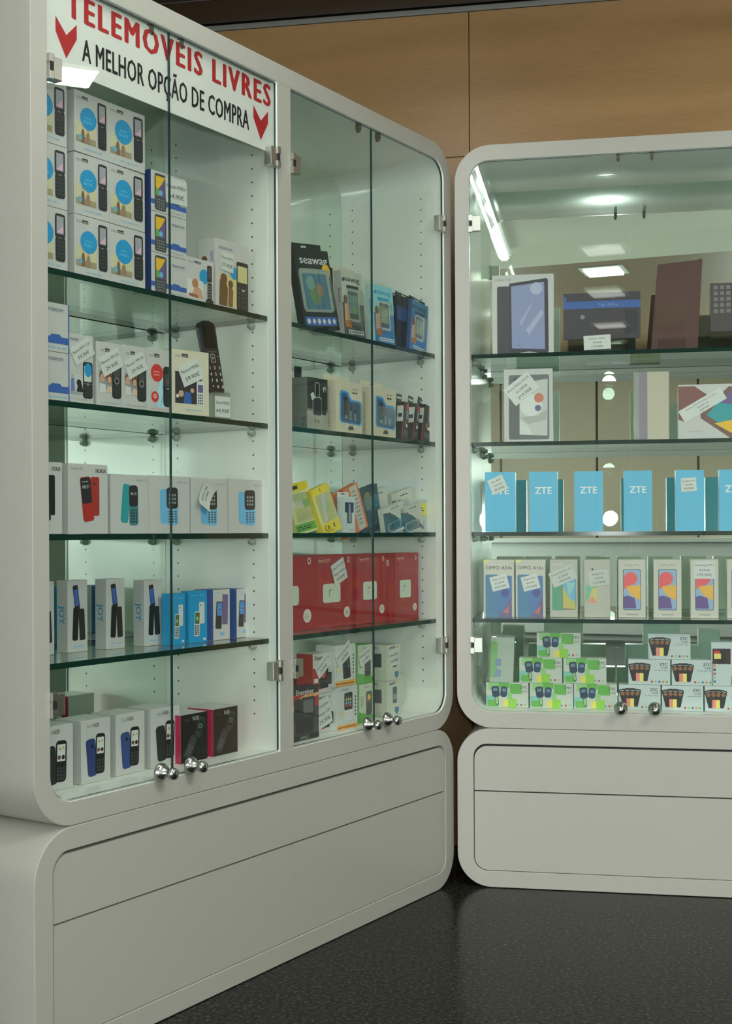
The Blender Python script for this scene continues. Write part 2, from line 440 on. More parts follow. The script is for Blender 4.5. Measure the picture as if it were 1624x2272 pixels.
# rear wall behind the camera: beech, dark cornice, behind the added glowing shop front
bm = bmesh.new()
box(bm, XL, XR, YB-0.1, YB, 0, 2.8, 0)
box(bm, XL, XR, YB, YB+0.06, 2.55, 2.8, 1)
for x in (-2.0, -1.0, 0.0, 1.0, 2.0): box(bm, x-.01, x+.01, YB, YB+0.004, 0.1, 2.55, 1)
tag(new_obj('wall_rear', bm, [pmat('tan_wall', (0.40, 0.34, 0.26), 0.55, raw=True), BROWN]), 'tan panelled wall at the rear of the shop', 'wall', kind='structure')
EMI = bpy.data.materials.new('lamp_diffuser'); EMI.use_nodes = True
b_ = EMI.node_tree.nodes['Principled BSDF']; b_.inputs['Base Color'].default_value = (0.9, 0.9, 0.88, 1)
b_.inputs['Emission Color'].default_value = (0.95, 1.0, 0.93, 1); b_.inputs['Emission Strength'].default_value = 2.5
CAPM = pmat('lamp_housing', (0.75, 0.75, 0.73), 0.4, raw=True)
for i, (x, y, z, sx, sy, w, c) in enumerate(LAMPS):
    bm = bmesh.new(); ax, ay = sx/2+0.03, sy/2+0.03
    ring(bm, [(-ax,-ay),(ax,-ay),(ax,ay),(-ax,ay)], [(-sx/2,-sy/2),(sx/2,-sy/2),(sx/2,sy/2),(-sx/2,sy/2)], -0.02, 0.003 if z > 2.7 else 0.03, 0)
    bmesh.ops.transform(bm, matrix=Matrix.Rotation(-PI/2, 4, 'X'), verts=bm.verts); fixn(bm)
    root = empty('ceiling_lamp', Matrix.Translation((x, y, z)))
    new_obj('lamp_frame', bm, CAPM, root)
    bm = bmesh.new(); box(bm, -sx/2, sx/2, -sy/2, sy/2, -0.010, 0.002)
    new_obj('diffuser', bm, EMI, root)
    big = sx > 0.5
    if big:
        for dx in (-sx/2+.05, sx/2-.05):
            bm = bmesh.new(); box(bm, dx-.002, dx+.002, -.002, .002, 0.0, 2.8-z); new_obj('suspension_wire', bm, CHROME, root)
    tag(root, ['small square recessed lamp above the far end of the beech wall', 'added wide hanging lamp nearest the white glass cabinets', 'added wide hanging lamp near the grey green wall',
               'added wide rear hanging lamp near the dark green wall', 'first small square lamp in the brown ceiling', 'second small square lamp in the brown ceiling',
               'third small square lamp in the brown ceiling'][i], 'ceiling lamp', 'added wide hanging lamps' if big else 'small square ceiling lamps')

for i, (x, y) in enumerate(TUBES):
    root = empty('fluorescent_lamp', Matrix.Translation((x, y, 2.8)) @ Matrix.Rotation(TUBE_ANG, 4, 'Z'))
    bm = bmesh.new(); box(bm, -TUBE_L/2, TUBE_L/2, -.045, .045, -.045, 0, 0, .004); new_obj('housing', bm, CAPM, root)
    bm = bmesh.new(); lathe(bm, [(0.0001, -TUBE_L/2+.03), (.014, -TUBE_L/2+.03), (.014, TUBE_L/2-.03), (.0001, TUBE_L/2-.03)], Matrix.Rotation(-PI/2, 4, 'Z'), 12)
    bmesh.ops.translate(bm, vec=(0, 0, -.060), verts=bm.verts); fixn(bm); new_obj('tube', bm, EMI, root)
    for e in (-1, 1):
        bm = bmesh.new(); box(bm, e*(TUBE_L/2-.03)-.01, e*(TUBE_L/2-.03)+.01, -.02, .02, -.08, -.044, 0, .003); new_obj('tube_holder', bm, CAPM, root)
    tag(root, ['ceiling tube lamp closer to the glass cabinets', 'ceiling tube lamp over the photographer'][i], 'ceiling lamp', 'ceiling tube lamps in a row')
# ================================================================== THE CABINETS
Z_SEAM = 0.449; Z_TOP = 2.09; DEPTH = 0.40; MV = 0.35
FL = 0.495          # interior floor
SH = [1.505, 1.255, 1.0, 0.755]
def knob_bm(u, z):
    bm = bmesh.new()
    lathe(bm, [(0.001, -0.046), (0.011, -0.044), (0.0125, -0.038), (0.012, -0.033), (0.006, -0.029), (0.006, -0.024), (0.014, -0.016), (0.019, -0.008), (0.019, -0.003), (0.010, 0.0), (0.001, 0.0)], Matrix.Translation((u, 0, z)), 24)
    fixn(bm); return bm
def hinge(parent, u, z, side):
    """glass-door hinge: plate on the pane, knuckle on the frame; side -1 = frame to the left"""
    bm = bmesh.new()
    a, b = sorted((u, u - side*0.032))
    box(bm, a, b, -0.006, 0.014, z-0.021, z+0.021, 0, 0.0015)
    c, d = sorted((u + side*0.002, u - side*0.010))
    box(bm, c, d, -0.009, 0.004, z-0.024, z-0.008, 0, 0.001)
    box(bm, c, d, -0.009, 0.004, z+0.008, z+0.024, 0, 0.001)
    c, d = sorted((u - side*0.001, u - side*0.009))
    box(bm, c, d, -0.0085, -0.002, z-0.007, z+0.007, 1, 0.0)
    return new_obj('hinge', bm, [STEEL, DARK], parent)
def upper_case(k, W, bays, label, door_labels):
    root = empty('display_cabinet', FR[k].copy())
    tag(root, label, 'display cabinet', 'white glass-fronted display cabinets')
    outer = rrect_pts(0, W, Z_SEAM, Z_TOP, 0.10, 12)
    inner = rrect_pts(0.041, W-0.041, FL, Z_TOP-0.044, 0.055, 12)
    bm = bmesh.new(); ring(bm, outer, inner, 0.0, DEPTH, 0, 1); fixn(bm)
    me_o = new_obj('carcass', bm, [WHITE, INNER], root)
    for p in me_o.data.polygons:
        if abs(p.normal.y) < 0.5: p.use_smooth = True
    bv = me_o.modifiers.new('edge', 'BEVEL'); bv.width = 0.0015; bv.segments = 2; bv.limit_method = 'ANGLE'; bv.angle_limit = math.radians(50)
    bm = bmesh.new(); prism(bm, rrect_pts(0.03, W-0.03, Z_SEAM+.03, Z_TOP-.03, 0.06, 8), DEPTH-0.006, DEPTH)
    fixn(bm); new_obj('backing_panel', bm, WHITE, root)
    for bi, (a, b, ca, cb) in enumerate(bays):
        # mirror at the back of the bay
        bm = bmesh.new()
        prism(bm, rrect_pts(a, b, FL, Z_TOP-0.044, 0.055, 8, (ca, cb, cb, ca)), MV, MV+0.004); fixn(bm)
        new_obj('mirror_back', bm, MIRROR, root)
        if bi:
            bm = bmesh.new(); box(bm, bays[bi-1][1], a, 0.0004, MV+0.004, FL-0.01, Z_TOP-0.043, 0)
            d = new_obj('partition', bm, [WHITE, INNER], root)
            for p in d.data.polygons:
                if abs(p.normal.x) > 0.5: p.material_index = 1
        # rows of shelf pin holes on both side walls
        for uu, s in ((a, 1), (b, -1)):
            bm = bmesh.new(); q0, q1 = sorted((uu + s*0.0002, uu + s*0.0008)); box(bm, q0, q1, 0.03, MV-0.001, 0.56, 1.97)
            new_obj('side_lining', bm, DRILL, root)
            for z in SH:
                for vv in (0.075, 0.31):
                    bm = bmesh.new()
                    lathe(bm, [(0.0001, 0), (0.0085, 0), (0.0085, 0.006), (0.006, 0.009), (0.006, 0.014), (0.0001, 0.014)], Matrix.Translation((uu + s*0.001, vv, z - 0.0200)) @ Matrix.Rotation(-s*PI/2, 4, 'Z'), 12)
                    fixn(bm); new_obj('shelf_pin', bm, PIN, root)
        # the two glass doors
        mid = {('L',0): 0.383, ('L',1): 1.157}.get((k, bi), 0.501)
        for di, (x0, x1) in enumerate(((a+0.002, mid-0.001), (mid+0.001, b-0.002))):
            c = (ca, 0, 0, ca) if di == 0 else (0, cb, cb, 0)
            bm = bmesh.new()
            prism(bm, rrect_pts(x0, x1, FL+0.003, Z_TOP-0.047, 0.052, 8, c), 0.004, 0.009, 0, 1); fixn(bm)
            door = new_obj('glass_door', bm, [DOORG, DEDGE], root)
            door['label'] = door_labels[bi*2+di]
            kx = (mid - 0.047) if di == 0 else (mid + 0.045)
            new_obj('knob', knob_bm(kx, 0.512), CHROME, door)['label'] = 'satin steel round knob'
            side = -1 if di == 0 else 1
            e = a if di == 0 else b
            for zz in (1.869, 0.682): hinge(door, e, zz, side)
            bm = bmesh.new(); box(bm, kx-0.005, kx+0.005, 0.008, 0.020, Z_TOP-0.060, Z_TOP-0.044, 0, 0.001)
            lathe(bm, [(0.0001, -0.004), (0.004, -0.004), (0.004, 0.004), (0.0001, 0.004)], Matrix.Translation((kx, 0.014, Z_TOP-0.062)), 10)
            new_obj('door_stop', bm, pmat('brown_plastic', (0.10, 0.09, 0.07), 0.4, raw=True), root)
    return root
def base_cabinet(k, W, label, vseam):
    root = empty('base_cabinet', FR[k].copy())
    tag(root, label, 'base cabinet', 'white rounded base cabinets')
    z1 = Z_SEAM - 0.001
    outer = rrect_pts(0, W, 0.0015, z1, 0.095, 12); inner = rrect_pts(0.046, W-0.046, 0.047, z1-0.044, 0.038, 12)
    bm = bmesh.new(); ring(bm, outer, inner, 0.0, DEPTH, 0, 0); fixn(bm)
    b = new_obj('carcass', bm, [WHITE], root)
    for p in b.data.polygons:
        if abs(p.normal.y) < 0.5: p.use_smooth = True
    bv = b.modifiers.new('edge', 'BEVEL'); bv.width = 0.0015; bv.segments = 2; bv.limit_method = 'ANGLE'; bv.angle_limit = math.radians(50)
    bm = bmesh.new(); prism(bm, rrect_pts(0.04, W-0.04, 0.04, z1-.04, 0.04, 6), 0.03, 0.034); fixn(bm)
    new_obj('backing_panel', bm, DARK, root)  # dark sheet close behind the fronts, putting shade into the gaps
    g = 0.0022; xa, xb = 0.046+g, W-0.046-g
    cuts = [xa] + ([vseam] if vseam else []) + [xb]
    for i in range(len(cuts)-1):
        a, c = cuts[i] + (0.0003 if i else 0), cuts[i+1] - (0.0003 if i < len(cuts)-2 else 0)
        l, r = int(i == 0), int(i == len(cuts)-2)
        bm = bmesh.new(); prism(bm, rrect_pts(a, c, 0.273, z1-0.044-0.006, 0.037, 8, (0, 0, r, l)), 0.002, 0.020); fixn(bm)
        new_obj('drawer_front', bm, WHITE, root)
        bm = bmesh.new(); prism(bm, rrect_pts(a, c, 0.047+g, 0.2695, 0.037, 8, (l, r, 0, 0)), 0.002, 0.020); fixn(bm)
        new_obj('door', bm, WHITE, root)
    return root
LW, RW = 1.565, 1.0
LBAYS = [(0.041, 0.748, 1, 0), (0.800, LW-0.041, 0, 1)]
RBAYS = [(0.041, RW-0.041, 1, 1)]
upper_case('L', LW, LBAYS, 'wide white display cabinet of two glazed bays with a lettered banner', ['glass door beside the outer edge of the wide cabinet', 'glass door beside the partition, banner behind it', 'glass door beside the partition over the accessory shelves', 'glass door nearest the cabinet corner'])
upper_case('R', RW, RBAYS, 'white display cabinet with tablets and blue boxes, mirrored back', ['glass door nearest the corner', 'glass door at the frame edge'])
base_cabinet('L', LW, 'long white base cabinet under the cabinet with the banner', 0.800)
base_cabinet('R', RW, 'white base cabinet with rounded corners under the tablet cabinet', None)
SHN = ['top', 'second', 'third', 'lowest']
for k, bays, nm in (('L', LBAYS, ['handset bay of the banner cabinet', 'accessory bay of the banner cabinet']), ('R', RBAYS, ['tablet cabinet'])):
    for bi, (a, b, ca, cb) in enumerate(bays):
        for si, z in enumerate(SH):
            bm = bmesh.new(); box(bm, a+0.003, b-0.003, 0.03, MV-0.006, z-0.0115, z, 0, 0.0)
            o = new_obj('glass_shelf', bm, [SHELFG, GEDGE]); o.matrix_world = FR[k]
            for p in o.data.polygons:
                if abs(p.normal.z) < 0.5: p.material_index = 1
            tag(o, '%s clear glass shelf with dark green edge in the %s' % (SHN[si], nm[bi]), 'shelf', 'glass shelves with green edges')

# ================================================================== THE GOODS
K = ink(38, 38, 40); DK = ink(26, 26, 28); GR = ink(110, 112, 114); LG = ink(140, 144, 146)
NAVY = ink(38, 52, 98); BLUE = ink(52, 84, 150); CYAN = ink(30, 128, 176); SKY = ink(96, 158, 196); TEAL = ink(40, 132, 138)
RED = ink(150, 40, 36); RED2 = ink(178, 52, 48); ORG = ink(200, 110, 46); YEL = ink(206, 186, 40); GOLD = ink(206, 158, 40)
GRN = ink(86, 146, 66); LGRN = ink(122, 166, 106); PURP = ink(92, 78, 120); PINK = ink(160, 34, 72); SKIN = ink(176, 138, 112); BRN = ink(96, 70, 50)
CREAM = ink(182, 176, 156); WHT = ink(180, 182, 180); SILV = ink(128, 132, 134); BEIGE = ink(150, 134, 100); DGR = ink(64, 66, 68)

def phone(A, cx, cy, w, h, body, screen, keys=None, rot=0, kn=(3, 4), scr=(0.42, 0.90), kc=GR, nav=True, rad=0.22):
    """printed picture of a key phone, w and h in metres"""
    A.push(cx, cy, rot)
    W, H = A.w, A.h
    X = lambda f: cx + (f-.5)*w/W; Y = lambda f: cy + (f-.5)*h/H
    A.rr(X(0), Y(0), X(1), Y(1), rad*w/W, body)
    A.r(X(.12), Y(scr[0]), X(.88), Y(scr[1]), screen)
    if keys:
        if nav:
            A.rr(X(.36), Y(scr[0]-.11), X(.64), Y(scr[0]-.03), .06*w/W, kc)
            A.r(X(.12), Y(scr[0]-.07), X(.28), Y(scr[0]-.045), kc); A.r(X(.72), Y(scr[0]-.07), X(.88), Y(scr[0]-.045), kc)
        A.keys(X(.12), Y(.05), X(.88), Y(scr[0]-.13 if nav else scr[0]-.04), kn[0], kn[1], keys, 0.45)
    A.pop()
def slab_ph(A, cx, cy, w, h, col, rot=0, rad=0.2, cut=0.0):
    A.push(cx, cy, rot); W, H = A.w, A.h
    A.rr(cx-.5*w/W, cy-.5*h/H, cx+.5*w/W, cy+.5*h/H, rad*w/W, col); A.pop()
GOODS = []
def goods(name, k, xl, xr, zs, v, ytop, d, design, label, cat, group, base=None, left=None, right=None, top=None,
          yaw=0.0, tilt=0.0, lean=0.0, dz=0.0, h=None, w=None, tags=(), xc=None, tagl=None, film=False):
    """a printed pack whose front edge runs from pixel column xl to xr on shelf height zs, front plane v"""
    z0 = zs + dz + 0.0005
    yb = CY - 0
    # rough pixel row of the foot, to read the columns at the right height
    zr = z0
    def col(px, py): return at(k, px, py, v)[0]
    y_est = (ytop + 60)
    ul = col(xl, y_est); ur = col(xr, y_est)
    if w is None: w = (ur - ul) / max(0.5, math.cos(math.radians(yaw)))
    uc = (ul + ur) / 2 if xc is None else xc
    if h is None:
        h = at(k, xl, ytop, v)[1] - z0
    bm = bmesh.new(); mats = []
    carton(bm, w, d, h, base or BOXW, mats, design, left, right, top)
    o = new_obj(name, bm, mats)
    place(o, k, uc, v, z0, yaw, tilt, lean)
    tag(o, label, cat, group)
    for t in tags:
        tw, th, tx, tz, rot, lines = t[:6]
        price_tag(o, tw, th, (tx-.5)*w, tz*h, rot, lines, label=t[6] if len(t) > 6 else None)
    if film:
        bm = bmesh.new(); box(bm, -w/2-.0015, w/2+.0015, -.0025, d+.0015, -.0003, h+.0015, 0, 0.001)
        new_obj('clear_film', bm, CLEAR, o)
    o['_w'] = w; o['_h'] = h
    return o
def logo2(A, x, y, wid, m=K):
    """grey word beside a boxed word"""
    A.t('max', x - wid*.28, y, .0105, GR, fit=wid*.42*A.w)
    A.r(x, y-.028, x+wid*.5, y+.028, m); A.t('com', x+wid*.25, y, .0085, WHT, fit=wid*.40*A.w)
def scene_photo(A, x0, y0, x1, y1, sky, ground, figs):
    A.r(x0, y0, x1, y1, sky); A.r(x0, y0, x1, y0+(y1-y0)*.3, ground)
    for fx, fw, fh, c in figs:
        cx = x0+(x1-x0)*fx; ww = (x1-x0)*fw; hh = (y1-y0)*fh
        A.p([(cx-ww, y0), (cx+ww, y0), (cx+ww*.7, y0+hh*.6), (cx+ww*.3, y0+hh*.72), (cx-ww*.3, y0+hh*.72), (cx-ww*.8, y0+hh*.55)], c)
        A.e(cx, y0+hh*.85, ww*.55, SKIN if c is not BRN else BRN, n=10)

# ---- banner behind the doors of the handset bay
SIGNR = pmat('sign_red', (0.50, 0.018, 0.024), 0.5, raw=True)
SIGNK = pmat('sign_black', (0.012, 0.012, 0.012), 0.5, raw=True)
SIGNW = pmat('sign_white', (0.80, 0.80, 0.77), 0.5, raw=True)
bm = bmesh.new(); SZ0 = 1.8805; SZ1 = 2.0405
box(bm, 0.046, 0.746, 0.0115, 0.0135, SZ0, SZ1 + 0.0, 0)
sg = new_obj('banner', bm, [SIGNW]); sg.matrix_world = FR['L']
tag(sg, 'white banner with red and black capitals behind the glass doors', 'banner')
def sign_line(name, txt, u0, u1, zc, hh, m, label, bold=True):
    vs, fs, wd = text_mesh(txt, bold)
    ymin = 0.0
    bm = bmesh.new()
    k = hh / 0.70; kx = (u1-u0)/wd
    nv = len(vs)//COPIES[bold]
    V = [bm.verts.new((u0 + x*kx, 0.0112 - 0.00008*(i//nv), zc - hh/2 + y*k)) for i, (x, y) in enumerate(vs)]
    for f in fs:
        try: bm.faces.new([V[i] for i in f])
        except ValueError: pass
    o = new_obj(name, bm, m, sg); o['label'] = label
sign_line('lettering', 'TELEMÓVEIS LIVRES', 0.100, 0.738, 2.011, 0.050, SIGNR, 'red capitals on the banner', 'S')
sign_line('lettering', 'A MELHOR OPÇÃO DE COMPRA', 0.141, 0.657, 1.934, 0.043, SIGNK, 'narrow black capitals on the banner', 'C')
for u, zz in ((0.100, 1.940), (0.700, 1.937)):
    bm = bmesh.new(); s = 0.027
    prism(bm, [(u-s, zz+.036), (u, zz+.008), (u+s, zz+.036), (u+s, zz+.008), (u, zz-.036), (u-s, zz+.008)][::-1], 0.0108, 0.0112); fixn(bm)
    new_obj('arrow_mark', bm, SIGNR, sg)['label'] = 'red downward chevron'

# ---- handset bay, top shelf: nine white boxes with a cyan disc
def d_cyan(A):
    logo2(A, .22, .90, .34)
    scene_photo(A, .04, .17, .62, .50, ink(176, 172, 140), ink(140, 128, 100), ((.35, .10, .95, ink(112, 84, 62)), (.6, .12, .8, ink(130, 110, 90))))
    A.e(.06+.10, .25, .06, ink(90, 150, 170)); A.e(.40, .58, .235, CYAN)
    A.t('senior', .40, .60, .008, ink(90, 170, 205)); A.lines(.26, .50, .52, .55, 2, ink(90, 170, 205))
    A.push(.78, .56, 0)
    A.rr(.67, .54, .93, .92, .05, K); A.r(.71, .60, .89, .88, ink(140, 138, 146)); A.p([(.72, .62), (.88, .74), (.88, .62)], ink(190, 150, 170))
    A.rr(.68, .16, .93, .56, .06, K); A.r(.75, .53, .84, .54, LG); A.keys(.71, .20, .90, .50, 3, 5, DGR, .5)
    A.pop(); A.lines(.30, .075, .80, .10, 1, SKY)
def d_cyan_side(A):
    A.t('max', .45, .25, .012, GR, rot=90); A.r(.30, .36, .62, .58, K); A.t('com', .46, .47, .012, WHT, rot=90)
    A.p([(.25, .80), (.6, .84), (.6, .88), (.3, .86)], DGR); A.p([(.25, .79), (.6, .83), (.6, .84), (.25, .80)], RED)
rows = ['bottom', 'middle', 'topmost']
for ci, (xl, xr, ph) in enumerate(((60, 147, 'beside the outer frame'), (163, 240, 'in the middle column'), (240, 320, 'next to the navy boxes'))):
    for r in range(3):
        jig = random.uniform(-.002, .002)
        goods('phone_box', 'L', xl, xr, SH[0], 0.047 + abs(jig), 0, 0.052, d_cyan, 'white phone box with cyan disc, %s of its stack, %s' % (rows[r], ph), 'box', 'white boxes with a cyan disc',
              left=d_cyan_side, h=0.1205, dz=r*0.1216, yaw=random.uniform(-1.5, 1.5))
# navy-sided boxes
def d_navy(A, tagd=False):
    A.p([(0, .17), (1, .17), (1, .29), (.82, .29), (.78, .33), (.62, .33), (.58, .29), (0, .29)], BLUE)
    A.t('maxcom', .76, .80, .0115, NAVY, fit=.36*A.w); A.lines(.60, .70, .92, .72, 1, LG)
    A.push(.26, .47, 0); A.rr(.10, .04, .42, .94, .05, DGR); A.r(.13, .38, .39, .88, PURP); A.p([(.13, .88), (.39, .88), (.30, .70), (.20, .56), (.13, .60)], GOLD)
    A.p([(.13, .60), (.20, .56), (.26, .42), (.13, .40)], GRN); A.e(.27, .48, .05, SKY); A.keys(.14, .06, .38, .34, 4, 4, LG, .6); A.pop()
    A.lines(.56, .06, .92, .10, 1, LG, 5)
for r in range(3):
    goods('phone_box', 'L', 333, 411, SH[0], 0.047, 0, 0.052, d_navy, 'landscape navy and white phone box, %s of its stack of three' % rows[r], 'box', 'stacked navy-sided white boxes',
          left=lambda A: A.r(0, 0, 1, 1, NAVY), h=0.0855, dz=r*0.0863, tags=([(0.068, 0.052, .70, .62, 2, ['Maxcom MM814', '64,90€'])] if r == 2 else []))
def d_blond(A):
    logo2(A, .32, .90, .44, NAVY); A.e(.66, .62, .17, CYAN)
    A.r(.06, .08, .62, .50, ink(186, 184, 176)); A.e(.34, .42, .11, ink(160, 112, 80)); A.p([(.2, .1), (.62, .1), (.56, .3), (.42, .36), (.3, .3)], SKIN); A.p([(.12, .12), (.45, .10), (.4, .18), (.12, .18)], ink(130, 88, 74))
    A.rr(.76, .52, .93, .90, .04, K); A.r(.79, .60, .90, .85, DGR); A.rr(.77, .10, .93, .50, .03, K); A.keys(.79, .14, .91, .46, 3, 5, LG, .5); A.rr(.71, .04, .98, .12, .04, K)
goods('phone_box', 'L', 411, 474, SH[0], 0.048, 566, 0.05, d_blond, 'small white phone box with cyan dot beside the couple picture box', 'box', 'phone boxes on the top shelf end')
def d_couple(A):
    A.t('maxcom', .30, .89, .013, NAVY, fit=.40*A.w); A.r(.10, .05, .62, .50, ink(186, 172, 120)); A.r(.10, .05, .34, .20, BEIGE)
    A.p([(.10, .05), (.34, .05), (.36, .30), (.30, .42), (.12, .42)], BRN); A.e(.24, .44, .10, BRN); A.p([(.36, .05), (.50, .05), (.52, .28), (.46, .36), (.38, .34)], ink(112, 86, 62)); A.e(.44, .38, .075, BRN)
    A.e(.55, .55, .12, CYAN); A.rr(.62, .03, .97, .74, .04, K); A.r(.65, .44, .94, .68, ink(176, 170, 120)); A.keys(.65, .06, .94, .38, 3, 5, DGR, .45); A.r(.78, .32, .86, .34, WHT)
def d_couple_side(A):
    A.t('maxcom', .75, .62, .018, BLUE, rot=90); A.e(.35, .70, .18, BRN); A.r(.2, .30, .55, .45, CYAN); A.e(.38, .55, .12, SKIN)
goods('phone_box', 'L', 478, 552, SH[0], 0.052, 527, 0.05, d_couple, 'tall white phone box with couple picture at the end of the top shelf', 'box', 'phone boxes on the top shelf end',
      left=d_couple_side, tags=[(0.045, 0.042, .33, .69, -4, ['Maxcom MM750', '37,90€'])])

# ---- handset bay, second shelf
def d_mx(A):
    A.t('maxcom', .52, .88, .013, NAVY, fit=.52*A.w); A.lines(.4, .80, .85, .82, 1, LG)
    A.p([(0, .17), (1, .17), (1, .31), (.72, .31), (.66, .36), (.36, .36), (.30, .31), (0, .31)], BLUE); A.lines(.08, .06, .9, .11, 1, SKY, 4)
    A.r(.96, 0, 1, 1, BLUE)
for r in range(2):
    goods('phone_box', 'L', 88, 150, SH[1], 0.046, 0, 0.052, d_mx, '%s of two white boxes with a blue band beside the frame' % ['lower', 'upper'][r], 'box', 'white boxes with a blue band',
          h=0.0935, dz=r*0.0943, right=lambda A: A.r(0, 0, 1, 1, BLUE))
def d_office(A):
    A.t('maxcom', .22, .93, .012, NAVY, fit=.34*A.w); A.r(.02, .14, .60, .42, ink(168, 172, 170)); A.e(.40, .30, .10, K); A.p([(.28, .14), (.60, .14), (.52, .28), (.36, .28)], K); A.p([(.06, .14), (.24, .14), (.2, .36), (.08, .36)], ink(96, 106, 150)); A.e(.13, .39, .05, SKIN); A.r(.02, .13, .6, .17, LG)
    phone(A, .76, .35, .026, .072, K, WHT, DGR, scr=(.46, .88)); A.e(.77, .50, .15, CYAN, ry=.21); A.lines(.06, .05, .9, .075, 1, LG)
goods('phone_box', 'L', 153, 207, SH[1], 0.047, 738, 0.05, d_office, 'white phone box with blue disc beside the blue-banded boxes', 'box', 'portrait phone boxes on the second shelf',
      tags=[(0.058, 0.036, .52, .76, 30, ['Maxcom MM751 3,50', '59,90€'])])
def d_pair(A):
    logo2(A, .34, .88, .36); A.r(.10, .22, .66, .56, ink(128, 130, 134)); A.e(.22, .47, .12, BRN); A.e(.22, .44, .09, SKIN, ry=.12); A.p([(.10, .22), (.38, .22), (.34, .34), (.12, .36)], WHT)
    A.e(.50, .45, .12, BRN, ry=.17); A.e(.50, .42, .08, SKIN, ry=.10); A.p([(.38, .22), (.62, .22), (.60, .32), (.42, .32)], ink(190, 160, 140))
    A.push(.8, .4, 0); A.rr(.60, .14, .97, .72, .10, K); A.r(.66, .48, .91, .68, DGR); A.e(.79, .66, .07, GOLD, ry=.04); A.e(.79, .42, .10, LG); A.e(.79, .42, .075, K); A.keys(.66, .18, .92, .36, 3, 4, DGR, .5); A.pop(); A.lines(.15, .05, .92, .075, 1, LG, 4)
def d_pair_side(A): A.t('maxcom', .35, .82, .013, NAVY, rot=90); A.r(.3, .06, .75, .20, K); A.t('com', .5, .13, .010, WHT, rot=90)
for i, (xl, xr, yt, nm) in enumerate(((214, 270, 756, 'MM135'), (271, 325, 763, 'MM134'))):
    goods('phone_box', 'L', xl, xr, SH[1], 0.047, yt, 0.05, d_pair, 'white phone box with a couple portrait, %s' % ['beside the blue disc box' if i == 0 else 'beside the red disc box'][0], 'box', 'portrait phone boxes on the second shelf',
          left=d_pair_side, tags=[(0.062, 0.040, .54, .70, 27, ['Maxcom %s' % nm, '29.90€'])])
def d_red(A):
    logo2(A, .28, .89, .40); A.p([(.38, .08), (.75, .08), (.78, .55), (.55, .55), (.40, .35)], ink(150, 190, 204)); A.p([(.5, .1), (.62, .3), (.56, .5), (.7, .3)], ink(96, 150, 176))
    A.e(.38, .62, .235, RED2); A.e(.30, .24, .145, RED2); A.e(.30, .25, .06, WHT); A.e(.30, .25, .03, RED2); A.lines(.25, .56, .50, .66, 2, ink(206, 130, 120))
    A.rr(.62, .10, .96, .74, .10, K); A.r(.67, .42, .91, .62, DGR); A.e(.80, .50, .08, BRN); A.r(.74, .38, .84, .40, LG); A.keys(.68, .14, .90, .32, 3, 4, DGR, .5); A.lines(.12, .04, .9, .06, 1, ink(186, 130, 120), 4)
goods('phone_box', 'L', 326, 383, SH[1], 0.047, 770, 0.05, d_red, 'white phone box with large red disc and black phone picture', 'box', 'portrait phone boxes on the second shelf')
def d_play(A):
    logo2(A, .26, .91, .34); A.r(.08, .17, .80, .66, ink(52, 48, 50)); A.p([(.30, .17), (.52, .17), (.50, .34), (.34, .36)], BLUE); A.e(.24, .32, .07, SKIN); A.e(.54, .38, .05, SKIN); A.e(.46, .58, .14, CYAN); A.e(.14, .28, .04, WHT); A.e(.62, .56, .05, WHT)
    A.rr(.66, .15, .86, .54, .05, WHT); A.r(.69, .36, .83, .48, PURP); A.keys(.69, .17, .83, .34, 3, 4, K, .4); A.lines(.35, .065, .8, .09, 1, SKY)
goods('phone_box', 'L', 388, 457, SH[1], 0.032, 772, 0.055, d_play, 'cream phone box with a dark picture, turned towards the cordless handset', 'box', 'portrait phone boxes on the second shelf', base=CREAM, yaw=-9,
      top=lambda A: A.r(.0, .0, 1, 1, ink(150, 140, 118)), tags=[(0.062, 0.046, .50, .66, 24, ['Maxcom MM821', '59.90€'])], film=False)
# cordless handset on a clear stand
def build_handset():
    u, z = at('L', 487, 900, 0.07)
    root = empty('cordless_handset'); root.matrix_world = FR['L'] @ Matrix.Translation((0.592, 0.050, SH[1]+0.059)) @ Matrix.Rotation(math.radians(-8), 4, 'Z') @ Matrix.Rotation(math.radians(-5), 4, 'Y') @ Matrix.Rotation(math.radians(-8), 4, 'X')
    tag(root, 'black cordless handset with white number keys leaning on a clear stand', 'telephone')
    bm = bmesh.new(); w, h = 0.050, 0.165
    pts = [(-.021, 0.004), (-.017, 0), (.017, 0), (.021, .004), (.0235, .06), (.024, .11), (.026, .150), (.021, .161), (.008, .166), (-.008, .166), (-.021, .161), (-.026, .150), (-.024, .11), (-.0235, .06)]
    prism(bm, pts, 0, 0.015); fixn(bm); bmesh.ops.bevel(bm, geom=[e for e in bm.edges if abs(e.verts[0].co.y - e.verts[1].co.y) < 1e-6], offset=0.003, segments=3, affect='EDGES')
    body = new_obj('handset_body', bm, pmat('black_plastic', (0.018, 0.018, 0.02), 0.28, raw=True), root)
    A = Art(w, h); A.rr(.14, .62, .86, .93, .08, pmat('phone_display', (0.01, 0.011, 0.012), 0.08, raw=True)); A.t('maxcom', .5, .575, .006, GR)
    A.rr(.36, .42, .64, .54, .08, LG); A.rr(.39, .43, .61, .53, .06, K); A.e(.5, .48, .05, LG); A.r(.12, .50, .26, .505, WHT); A.r(.74, .50, .88, .505, WHT)
    for i, s in enumerate('123456789*0#'): A.t(s, .22 + .28*(i % 3), .35 - .088*(i//3), .0105, WHT, bold=True)
    bm = bmesh.new(); mats = []; A.bake(bm, lambda x, y, l: (x - w/2, -l - .0002, y), mats)
    new_obj('keypad', bm, mats, root)['label'] = 'white number keys and dark display'
build_handset()
u, z = at('L', 492, 905, 0.035)
bm = bmesh.new()
